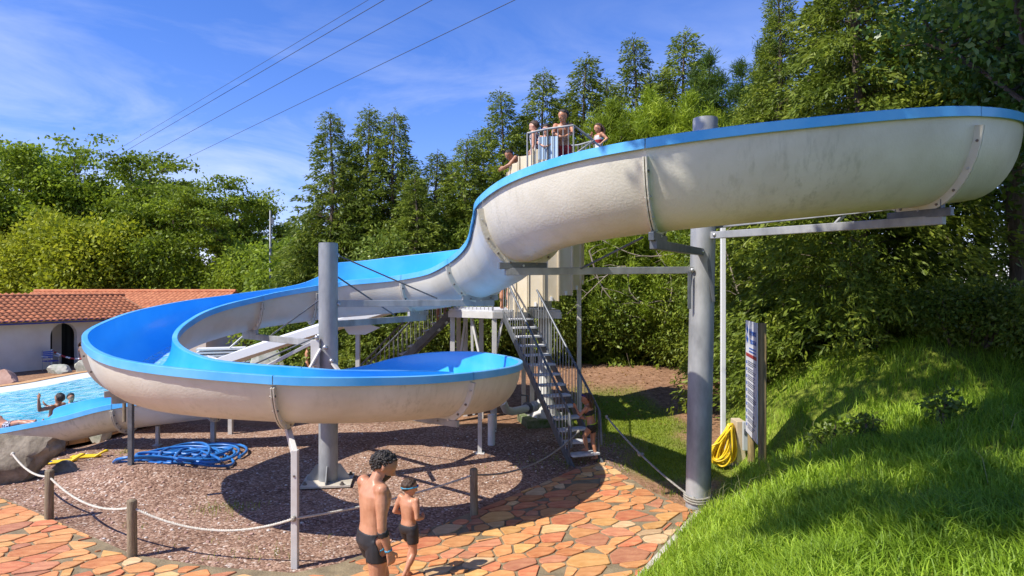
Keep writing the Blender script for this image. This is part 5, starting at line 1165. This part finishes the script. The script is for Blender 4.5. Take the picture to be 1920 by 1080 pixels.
STAND=dict(pel=(0,0,.53),wai=(0,0,.62),che=(.004,0,.745),nek=(-.004,0,.845),hed=(.012,0,.93),hipL=(0,.054,.515),hipR=(0,-.054,.515),kneL=(.012,.058,.285),kneR=(.012,-.058,.285),ankL=(-.008,.055,.045),ankR=(-.008,-.055,.045),
  shoL=(0,.108,.815),shoR=(0,-.108,.815),elbL=(-.012,.135,.63),elbR=(-.012,-.135,.63),wriL=(.03,.14,.485),wriR=(.03,-.14,.485),hanL=(.035,.14,.43),hanR=(.035,-.14,.43),toeL=(.075,.065,.015),toeR=(.075,-.065,.015))
def capsule(mb,a,b,ra,rb,n=12,bulge=0):
    a=Vector(a);b=Vector(b);d=b-a;L=d.length;t=d/L if L>1e-6 else Vector((0,0,1)); P=[];Rr=[]
    for k in range(4): an=math.pi/2*(1-k/4); P.append(a-t*ra*math.sin(an)*.999); Rr.append(max(ra*math.cos(an),ra*.05))
    for k in range(1,6): u=k/6; P.append(a.lerp(b,u)); Rr.append(ra+(rb-ra)*u+bulge*math.sin(math.pi*min(1,u*1.25))**2)
    for k in range(0,4): an=math.pi/2*(k/4+.0001); P.append(b+t*rb*math.sin(an)*.999); Rr.append(max(rb*math.cos(an),rb*.05))
    P.append(b+t*rb); Rr.append(rb*.05); mb.tube(P,Rr,n)
def remesh(mb,vox,smooth=3):
    o=bpy.data.objects.new('tmp',mb.mesh('tmp',M_white)); COL.objects.link(o); m=o.modifiers.new('r','REMESH'); m.mode='VOXEL'; m.voxel_size=vox; m.use_smooth_shade=True
    s=o.modifiers.new('s','SMOOTH'); s.factor=.5; s.iterations=smooth
    dg=bpy.context.evaluated_depsgraph_get(); me=bpy.data.meshes.new_from_object(o.evaluated_get(dg)); tmp=o.data; bpy.data.objects.remove(o); bpy.data.meshes.remove(tmp); return me
def segd(P,a,b):
    a=np.array(a);b=np.array(b);d=b-a;t=np.clip(((P-a)@d)/max(d@d,1e-9),0,1); return np.linalg.norm(P-(a+t[:,None]*d),axis=1),t
def subset(me,maskv,off,name,mtl,parent,noise=0,ns=60):
    n=len(me.vertices); co=np.empty(n*3,np.float32); me.vertices.foreach_get('co',co); co=co.reshape(-1,3); no=np.empty(n*3,np.float32); me.vertices.foreach_get('normal',no); no=no.reshape(-1,3)
    faces=[tuple(p.vertices) for p in me.polygons if all(maskv[v] for v in p.vertices)]
    if not faces: return None
    used=sorted({v for f in faces for v in f}); mp={v:i for i,v in enumerate(used)}
    offs=np.full(len(used),off) if not hasattr(off,'__len__') else np.asarray(off)[used]
    if noise: offs=offs+noise*np.array([mnoise.noise(Vector(co[v])*ns) for v in used])
    V=co[used]+no[used]*offs[:,None]; inner=co[used]-no[used]*.004
    # close the border so that cloth and hair have thickness
    from collections import Counter
    ec=Counter(); 
    for f in faces:
        for i in range(len(f)): ec[tuple(sorted((f[i],f[(i+1)%len(f)])))]+=1
    F=[tuple(mp[v] for v in f) for f in faces]; k=len(used)
    for f in faces:
        for i in range(len(f)):
            a,b=f[i],f[(i+1)%len(f)]
            if ec[tuple(sorted((a,b)))]==1: F.append((mp[b],mp[a],k+mp[a],k+mp[b]))
    nm=bpy.data.meshes.new(name); nm.from_pydata(np.vstack([V,inner]).tolist(),[],F); nm.polygons.foreach_set('use_smooth',np.ones(len(F),bool)); nm.materials.append(mtl); nm.update(); return link(bpy.data.objects.new(name,nm),parent)
def person(loc,rz,H,label,J=None,look=(1,0,-.05),skin=SK1,hair=HA1,hairlen='short',clothes=(),vox=.013,build=1.0,fem=False,group=None,extras=None,grip=.5,lat=None,chest=1.0):
    j={k:Vector(v)*H for k,v in {**STAND,**(J or {})}.items()}; root=empty('person',loc,label,'person',group,rz); mb=MB()
    w=build*H
    # torso loft
    latH=(j['hipL']-j['hipR']).normalized(); latS=(j['shoL']-j['shoR']).normalized()
    sh=.88 if fem else 1.0
    def sp(u):                        # spine curve
        pts=[j['pel']-(j['wai']-j['pel'])*.55,j['pel'],j['wai'],j['che'],j['nek'],j['nek']+(j['hed']-j['nek'])*.45]; us=[-.16,0,.28,.66,1.0,1.15]
        for a in range(5):
            if u<=us[a+1]: f=(u-us[a])/(us[a+1]-us[a]); return pts[a].lerp(pts[a+1],f)
        return pts[-1]
    rings=[(-.14,.050,.040),(-.08,.082,.060),(0,.092,.067),(.12,.086,.062),(.28,.074 if fem else .079,.053),(.45,.084*sh,.059),(.62,.098*sh,.067),(.75,.104*sh,.068),(.86,.092*sh,.056),(.94,.058,.043),(1.0,.036,.037),(1.15,.030,.034)]
    V=[];n=20
    for u,a,b in rings:
        c=sp(u); t=(sp(min(u+.06,1.15))-sp(max(u-.06,-.15))).normalized(); l=latH.lerp(latS,max(0,min(1,u))); l=(l-t*l.dot(t)).normalized(); f=l.cross(t)
        for k in range(n):
            an=2*math.pi*k/n; ca,sa=math.cos(an),math.sin(an); ex=.8; V.append(c+l*(abs(ca)**ex*math.copysign(1,ca))*a*w+f*(abs(sa)**ex*math.copysign(1,sa))*b*w*chest)
    m=len(rings); F=[(i*n+k,i*n+(k+1)%n,(i+1)*n+(k+1)%n,(i+1)*n+k) for i in range(m-1) for k in range(n)]+[tuple(range(n-1,-1,-1)),tuple((m-1)*n+k for k in range(n))]; mb.add(V,F)
    bones=[]
    for s in 'LR':
        mb.ball(j['sho'+s],.036*w,10,7)
        up=(j['elb'+s]-j['sho'+s]).normalized()
        capsule(mb,j['sho'+s],j['elb'+s],.033*w*sh,.0235*w*sh,bulge=.004*w); capsule(mb,j['elb'+s],j['wri'+s],.0245*w*sh,.0155*w*sh,bulge=.004*w); bones+=[('uarm'+s,j['sho'+s],j['elb'+s]),('farm'+s,j['elb'+s],j['wri'+s])]
        capsule(mb,j['nek']*.55+j['che']*.45+(j['sho'+s]-j['nek'])*.2,j['sho'+s],.036*w,.031*w)
        capsule(mb,j['hip'+s]+Vector((0,0,.01*H)),j['kne'+s],.056*w,.034*w,14,.002*w); capsule(mb,j['kne'+s],j['ank'+s],.033*w,.0205*w,12,.009*w); bones+=[('thigh'+s,j['hip'+s],j['kne'+s]),('calf'+s,j['kne'+s],j['ank'+s])]
        t=j['toe'+s]-j['ank'+s]; heel=j['ank'+s]-Vector((t.x,t.y,0)).normalized()*.012*H-Vector((0,0,.018*H)); capsule(mb,heel,j['ank'+s].lerp(j['toe'+s],.62),.021*w,.022*w); capsule(mb,j['ank'+s].lerp(j['toe'+s],.5),j['toe'+s],.023*w,.014*w)
        # hand: palm and five fingers
        a=j['wri'+s]; hd=(j['han'+s]-a).normalized(); fw=(j['elb'+s]-j['sho'+s]).cross(a-j['elb'+s]); side=Vector((1,0,0)) if abs(hd.x)<.8 else Vector((0,0,1)); side=(side-hd*side.dot(hd)).normalized(); pn=hd.cross(side)
        if s=='R': pn=-pn
        pal=a+hd*.030*H
        for q in(-1,-.33,.33,1): capsule(mb,a+side*q*.009*H,a+hd*.052*H+side*q*.0165*H,.0095*H,.0085*H,8)
        for q,ln in((-1.15,.036),(-.4,.043),(.38,.046),(1.15,.042)):
            b0=a+hd*.052*H+side*q*.0155*H; b1=b0+(hd*(1-.35*grip)+pn*.6*grip).normalized()*ln*.52*H; b2=b1+(hd*(1-grip)+pn*1.0*grip+hd*.15).normalized()*ln*.5*H; capsule(mb,b0,b1,.0062*H,.0056*H,7); capsule(mb,b1,b2,.0056*H,.0046*H,7)
        th0=a+hd*.012*H+side*.016*H; th1=th0+(hd*.75+side*.75).normalized()*.030*H; capsule(mb,th0,th1,.0082*H,.0068*H,7); capsule(mb,th1,th1+(hd+pn*.4*grip).normalized()*.024*H,.0066*H,.0052*H,7)
    # head
    hs=.95 if H>1.5 else .96+.13*(1.5-H)/.5
    f=Vector(look).normalized(); l=Vector((0,0,1)).cross(f).normalized(); u=f.cross(l); Q=Matrix((f,l,u)).transposed(); h=j['hed']; k=.128*H*hs
    mb.ball(h+Q@Vector((-.02,0,.10))*k,(.60*k,.47*k,.52*k),14,10,0,Q); mb.ball(h+Q@Vector((.10,0,-.20))*k,(.44*k,.37*k,.44*k),14,10,0,Q); mb.ball(h+Q@Vector((.22,0,-.44))*k,(.25*k,.24*k,.18*k),12,8,0,Q)
    capsule(mb,h+Q@Vector((.47,0,.05))*k,h+Q@Vector((.60,0,-.16))*k,.06*k,.095*k,8)
    mb.ball(h+Q@Vector((.47,0,.13))*k,(.10*k,.30*k,.05*k),10,6,0,Q); mb.ball(h+Q@Vector((.48,0,-.36))*k,(.07*k,.13*k,.045*k),8,6,0,Q)
    for sg in(-1,1): mb.ball(h+Q@Vector((-.03,sg*.47,-.03))*k,(.11*k,.05*k,.17*k),8,6,0,Q)
    capsule(mb,j['nek'],h-Q@Vector((.05,0,.30))*k,.034*w,.033*w)
    me=remesh(mb,vox); me.materials.clear(); me.materials.append(skin); body=link(bpy.data.objects.new('body',me),root)
    nv=len(me.vertices); P=np.empty(nv*3,np.float32); me.vertices.foreach_get('co',P); P=P.reshape(-1,3)
    B=dict((nm,segd(P,a,b)) for nm,a,b in bones); bt=segd(P,j['pel']-(j['wai']-j['pel'])*.4,j['nek'])
    spine_t=segd(P,j['pel'],j['nek'])[1]; names=list(B); dist=np.stack([B[q][0] for q in names]+[bt[0]-.035*H],0); near=np.argmin(dist,0)
    legt=np.full(nv,-1.0)
    for s in 'LR': idx=near==names.index('thigh'+s); legt[idx]=B['thigh'+s][1][idx]
    arm_=np.isin(near,[names.index(q) for q in names if 'arm' in q]); calf=np.isin(near,[names.index(q) for q in names if 'calf' in q]); torso=near==len(names)
    hl=(P-np.array(h))@np.array(Q); hl/=k                     # head coordinates
    headz=(np.linalg.norm(P-np.array(h),axis=1)<.95*k)&~arm_
    ax=np.array((j['wai']-j['pel']).normalized()); along=((P-np.array(j['pel']))@ax)/H
    sel=lambda lo,hi,leg:((torso&(along>lo)&(along<hi))|((legt>=0)&(legt<leg)&(along<hi)))&~arm_&~calf&~headz
    for c in clothes:
        kind,mt=c[0],c[1]
        if kind=='shorts': subset(me,sel(-.2,c[3] if len(c)>3 else .035,c[2]),.007*H if len(c)<5 else c[4],'swim_shorts',mt,root,.004,18)
        elif kind=='brief': subset(me,sel(-.2,.03,.13)&((np.abs((P-np.array(j['pel']))@np.array(latH))<.5)),.005,'swim_brief',mt,root)
        elif kind=='band': subset(me,sel(c[2],c[3],0),.007,c[4] if len(c)>4 else 'waistband',mt,root)
        elif kind=='top': subset(me,(torso&(along>.155)&(along<.235))&~arm_,.006,'bikini_top',mt,root)
        elif kind=='suit': subset(me,((torso&(along<.27))|((legt>=0)&(legt<.1)))&~arm_&~calf&~headz,.005,'swimsuit',mt,root)
        elif kind=='armband': nm='farm'+c[2]; subset(me,(near==names.index(nm))&(B[nm][1]>c[3])&(B[nm][1]<c[4]),.006,'arm_band',mt,root)
        elif kind=='goggles':
            gz_=c[2]; subset(me,headz&(np.abs(hl[:,2]-gz_-.25*hl[:,0])<.055)&(hl[:,2]>-.3),.013,'goggle_strap',mt,root)
            for sg in(-1,1):
                g=MB(); g.ball(h+Q@Vector((.53 if gz_<.3 else .45,sg*.17,gz_+.15))*k,(.09*k,.14*k,.09*k),10,7,0,Q); g.build('goggle_lens',CL_g,root)
        elif kind=='beard': subset(me,headz&(hl[:,2]<-.24)&(hl[:,0]>.16)&(hl[:,2]>-.60)&~((hl[:,0]>.50)&(hl[:,2]>-.40)),.002,'beard',mt,root,.002,90)
    if hair is not None:
        edge=.16+.30*np.clip((hl[:,0]+.1)/.6,0,1)-.55*np.clip(-(hl[:,0]-.05)/.4,0,1); mk=headz&(hl[:,2]>edge+.04*np.sin(hl[:,1]*17))&~((np.abs(hl[:,1])>.44)&(hl[:,2]<.10)&(hl[:,0]>-.14))
        th={'crop':.06,'mid':.06}.get(hairlen,.12)*k*np.clip((hl[:,2]-edge)/.30,.12,1); hcap=subset(me,mk,th*(.5 if hairlen=='mid' else 1),'hair',hair,root,.05*k,38/H)
        if hairlen=='mid':
            g=MB(); ids=np.nonzero(mk)[0]; rg=np.random.default_rng(5); no=np.empty(nv*3,np.float32); me.vertices.foreach_get('normal',no); no=no.reshape(-1,3)
            for v in rg.choice(ids,size=min(210,len(ids)),replace=False): r=k*(.04+.04*rg.random()); g.ball(Vector(P[v]+no[v]*(th[v]*.55)),(r*1.3,r,r*.9),6,4,0,Matrix.Rotation(rg.random()*6,3,'Z'))
            tag(g.build('hair_curls',hair,root),kind='stuff')
        if hairlen in('long','tail'):
            g=MB(); 
            for q in range(7 if hairlen=='long' else 3):
                a=(q-(3 if hairlen=='long' else 1))*.13; s0=h+Q@Vector((-.40,a*1.4,.15))*k; s1=h+Q@Vector((-.62,a*1.6,-.35))*k; s2=h+Q@Vector((-.52,a*1.7,-1.0-.2*random.random()))*k; capsule(g,s0,s1,.17*k,.16*k,8); capsule(g,s1,s2,.16*k,.05*k,8)
            hm=remesh(g,.02 if vox>.01 else .012,2); hm.materials.clear(); hm.materials.append(hair); link(bpy.data.objects.new('hair_lengths',hm),root)
    # eyes
    for sg in(-1,1):
        g=MB(); g.ball(h+Q@Vector((.475,sg*.17,.02))*k,(.035*k,.06*k,.035*k),8,6,0,Q); g.build('eye',HA1,root)
    return root
# man in front: only his upper half is in the picture
person((-1.27,6.08,0),R(38),1.71,'bare-backed dark-haired man in black swim shorts walking in the foreground',
 J=dict(che=(.012,0,.745),nek=(.022,0,.842),hed=(.062,-.004,.915),elbR=(-.020,-.142,.635),wriR=(.018,-.150,.505),hanR=(.034,-.150,.45),kneL=(.09,.058,.30),ankL=(.06,.055,.05),toeL=(.14,.06,.02),kneR=(.0,-.058,.285),ankR=(-.09,-.055,.065),toeR=(-.01,-.06,.015),elbL=(.03,.135,.64),wriL=(.09,.11,.52),hanL=(.12,.10,.475)),
 look=(1,-.42,-.55),skin=SK1,clothes=(('shorts',CL_k,.34,.055),('band',CL_s,.047,.052,'piping'),('armband',CL_k,'R',.10,.34),('armband',CL_t,'R',.88,.97),('beard',HA1)),vox=.0085,build=1.06,grip=.75,hairlen='mid')
person((-1.13,7.28,0),R(52),1.10,'small boy in black swim shorts with goggles walking beside the man',
 J=dict(elbR=(-.03,-.15,.66),wriR=(.10,-.10,.62),hanR=(.145,-.07,.63),elbL=(-.04,.16,.67),wriL=(.08,.12,.63),hanL=(.12,.09,.64),kneL=(.10,.055,.30),ankL=(.03,.05,.06),toeL=(.10,.055,.02),kneR=(.02,-.055,.285),ankR=(-.10,-.05,.12),toeR=(-.09,-.055,.05)),
 look=(1,-.45,-.25),skin=SK1,hair=HA2,hairlen='crop',clothes=(('shorts',CL_k,.55,.04,.012),('goggles',CL_t,.05)),vox=.0085,build=.98,grip=.8)
person((1.47,12.26,.02),R(152),1.22,'girl in black bikini with lime edges stepping onto the stairs',
 J=dict(pel=(0,0,.53),che=(.05,0,.74),nek=(.06,0,.84),hed=(.085,0,.925),wai=(.02,0,.62),shoL=(.05,.10,.81),shoR=(.05,-.10,.81),elbL=(.14,.14,.70),wriL=(.20,.14,.80),hanL=(.22,.14,.85),elbR=(.04,-.13,.64),wriR=(.16,-.12,.60),hanR=(.21,-.12,.61),kneL=(.10,.055,.37),ankL=(.06,.055,.19),toeL=(.14,.06,.16),kneR=(.01,-.055,.29),ankR=(-.05,-.055,.06),toeR=(.03,-.06,.015)),
 look=(1,.25,-.15),skin=SK1,hair=HA2,hairlen='long',clothes=(('brief',CL_k),('band',CL_l,.018,.036),('top',CL_k),('band',CL_l,.150,.163,'top_edge'),('goggles',CL_p,.38)),vox=.010,fem=True,grip=.8)
# bathers on the top deck
LEAN=dict(wai=(.02,0,.62),che=(.08,0,.73),nek=(.12,0,.82),hed=(.16,0,.90),shoL=(.10,.10,.79),shoR=(.10,-.10,.79),elbL=(.20,.13,.68),wriL=(.26,.04,.62),hanL=(.28,.0,.60),elbR=(.20,-.13,.68),wriR=(.26,-.04,.62),hanR=(.28,.0,.60))
def lean(**k): d=dict(LEAN); d.update(k); return d
DZ=PH+.005
person((1.16,15.02,DZ),R(-96),1.72,'man in red swim shorts leaning on the platform railing',J=lean(),look=(.75,-.65,-.2),skin=SK1,clothes=(('shorts',CL_r,.5,.03,.012),),group='bathers on the tower platform')
person((.52,15.28,DZ),R(165),1.56,'woman in patterned swimsuit on the platform looking left',J=dict(elbR=(.03,-.16,.66),wriR=(.10,-.08,.58)),look=(1,-.1,-.2),skin=SK2,hair=HA2,clothes=(('suit',CL_w),),fem=True,group='bathers on the tower platform')
person((.80,15.00,DZ),R(-100),1.40,'girl with purple goggles leaning on the railing above the pale board',J=lean(),look=(1,.1,-.5),skin=SK2,hair=HA1,hairlen='tail',clothes=(('brief',CL_p),('goggles',CL_p,.10)),fem=True,group='bathers on the tower platform')
person((1.95,14.98,DZ+.12),R(-160),1.30,'girl with long hair and hand to her mouth beside the slide entry',J=dict(elbR=(.05,-.13,.68),wriR=(.12,-.05,.78),hanR=(.12,-.02,.83),elbL=(-.06,.20,.72),wriL=(.04,.16,.64)),look=(1,.1,-.1),skin=SK1,hair=HA2,hairlen='long',clothes=(('suit',CL_s),('band',CL_rd,.13,.20,'chest_print')),fem=True,group='bathers on the tower platform')
person((.30,15.62,5.12),R(190),1.45,'boy leaning out over the cream panels of the tower',J=lean(che=(.12,0,.71),nek=(.2,0,.77),hed=(.26,0,.82),shoL=(.17,.10,.76),shoR=(.17,-.10,.76),elbL=(.27,.14,.64),wriL=(.36,.1,.6),hanL=(.4,.08,.58),elbR=(.27,-.14,.64),wriR=(.36,-.1,.6),hanR=(.4,-.08,.58)),look=(.8,.5,-.55),skin=SK3,hair=HA1,hairlen='crop',clothes=(('shorts',CL_k,.5),),group='bathers on the tower platform')
# landing and rear stairs
person((-.16,15.75,LZ),R(60),1.66,'bare-legged bather standing on the landing above the stairs',skin=SK1,clothes=(('shorts',CL_k,.45),),group='bathers queueing at the landing')
person((.12,16.35,LZ),R(20),1.45,'bather in red standing at the back of the landing',skin=SK3,hair=HA1,clothes=(('shorts',CL_rd,.5),),group='bathers queueing at the landing')
person((-1.92,17.42,2.29),R(-5),1.40,'child climbing the rear stairs behind the slide',J=dict(kneL=(.13,.055,.36),ankL=(.10,.055,.17),toeL=(.17,.06,.14)),skin=SK1,clothes=(('shorts',CL_k,.5),),group='bathers queueing at the landing')
# pool
person((-10.45,15.2,-.76),R(168),1.60,'boy in the pool raising one arm beside the slide exit',J=dict(che=(-.05,0,.74),nek=(-.09,0,.83),hed=(-.10,0,.905),shoL=(-.07,.10,.80),shoR=(-.06,-.10,.80),elbL=(.06,.17,.76),wriL=(.02,.22,.93),hanL=(.0,.22,.99),elbR=(.06,-.15,.72),wriR=(.16,-.05,.78),hanR=(.19,-.02,.82)),look=(1,-.1,.12),skin=SK3,hairlen='crop',clothes=(('shorts',CL_k,.5),),group='swimmers in the pool')
person((-13.5,20.4,-1.66),R(-40),1.62,'dark-haired swimmer up to the neck in the middle of the pool',look=(1,.1,0),skin=SK1,group='swimmers in the pool',clothes=(('shorts',CL_k,.5),))
person((-10.55,14.02,.22),R(170),1.55,'bather in patterned shorts shooting out of the slide mouth',J=dict(pel=(.0,0,.05),wai=(.10,0,.06),che=(.22,0,.09),nek=(.32,0,.14),hed=(.40,0,.19),hipL=(-.01,.054,.05),hipR=(-.01,-.054,.05),kneL=(-.22,.06,.12),kneR=(-.22,-.06,.10),ankL=(-.44,.06,.10),ankR=(-.44,-.06,.08),toeL=(-.46,.06,.16),toeR=(-.46,-.06,.14),shoL=(.28,.10,.13),shoR=(.28,-.10,.13),elbL=(.44,.15,.16),wriL=(.58,.14,.2),hanL=(.63,.14,.22),elbR=(.44,-.14,.15),wriR=(.58,-.13,.18),hanR=(.63,-.13,.2)),look=(1,0,.3),skin=SK1,clothes=(('shorts',CL_w,.5),),group='swimmers in the pool')
# far terrace
person((-19.1,29.6,-.40),R(10),1.22,'child with long brown hair standing in the arched doorway',look=(1,-.2,0),skin=SK1,hair=HA2,hairlen='long',clothes=(('brief',CL_rd),),vox=.02,J=dict(elbR=(-.03,-.18,.68),wriR=(.04,-.10,.58)),fem=True)
person((-18.0,29.3,-.40),R(175),1.50,'person in red swimwear beside the arched doorway behind the slide rim',look=(1,-.2,0),skin=SK3,clothes=(('suit',CL_rd),),vox=.02,J=dict(elbR=(.10,-.12,.70),wriR=(.20,-.06,.76),hanR=(.25,-.05,.78)),fem=True)
person((-6.75,22.0,.02),R(20),1.32,'child seen beyond the straight slide left of the grey pillar',look=(1,-.2,0),skin=SK1,hair=HA2,hairlen='crop',clothes=(('shorts',CL_k,.5),),vox=.02)
# red and white barrier chain before the doorway
def chain():
    root=empty('barrier_chain',(-18.7,29.0,-.4),'red and white plastic chain across the arched doorway','chain'); a=Vector((-20.3,29.4,.45)); b=Vector((-17.9,29.2,.42))
    for k in range(22):
        p=a.lerp(b,(k+.5)/22)-Vector((0,0,.35*4*((k+.5)/22)*(1-(k+.5)/22))); mb=MB(); mb.ball(p,(.07,.03,.045),8,5); part(mb,'link',CL_rd if k%4<2 else M_white,root)
    for e in (a,b): arm(root,(e.x,e.y,-.45),(e.x,e.y,e.z+.05),.06,.06,M_white,'stanchion')
chain()
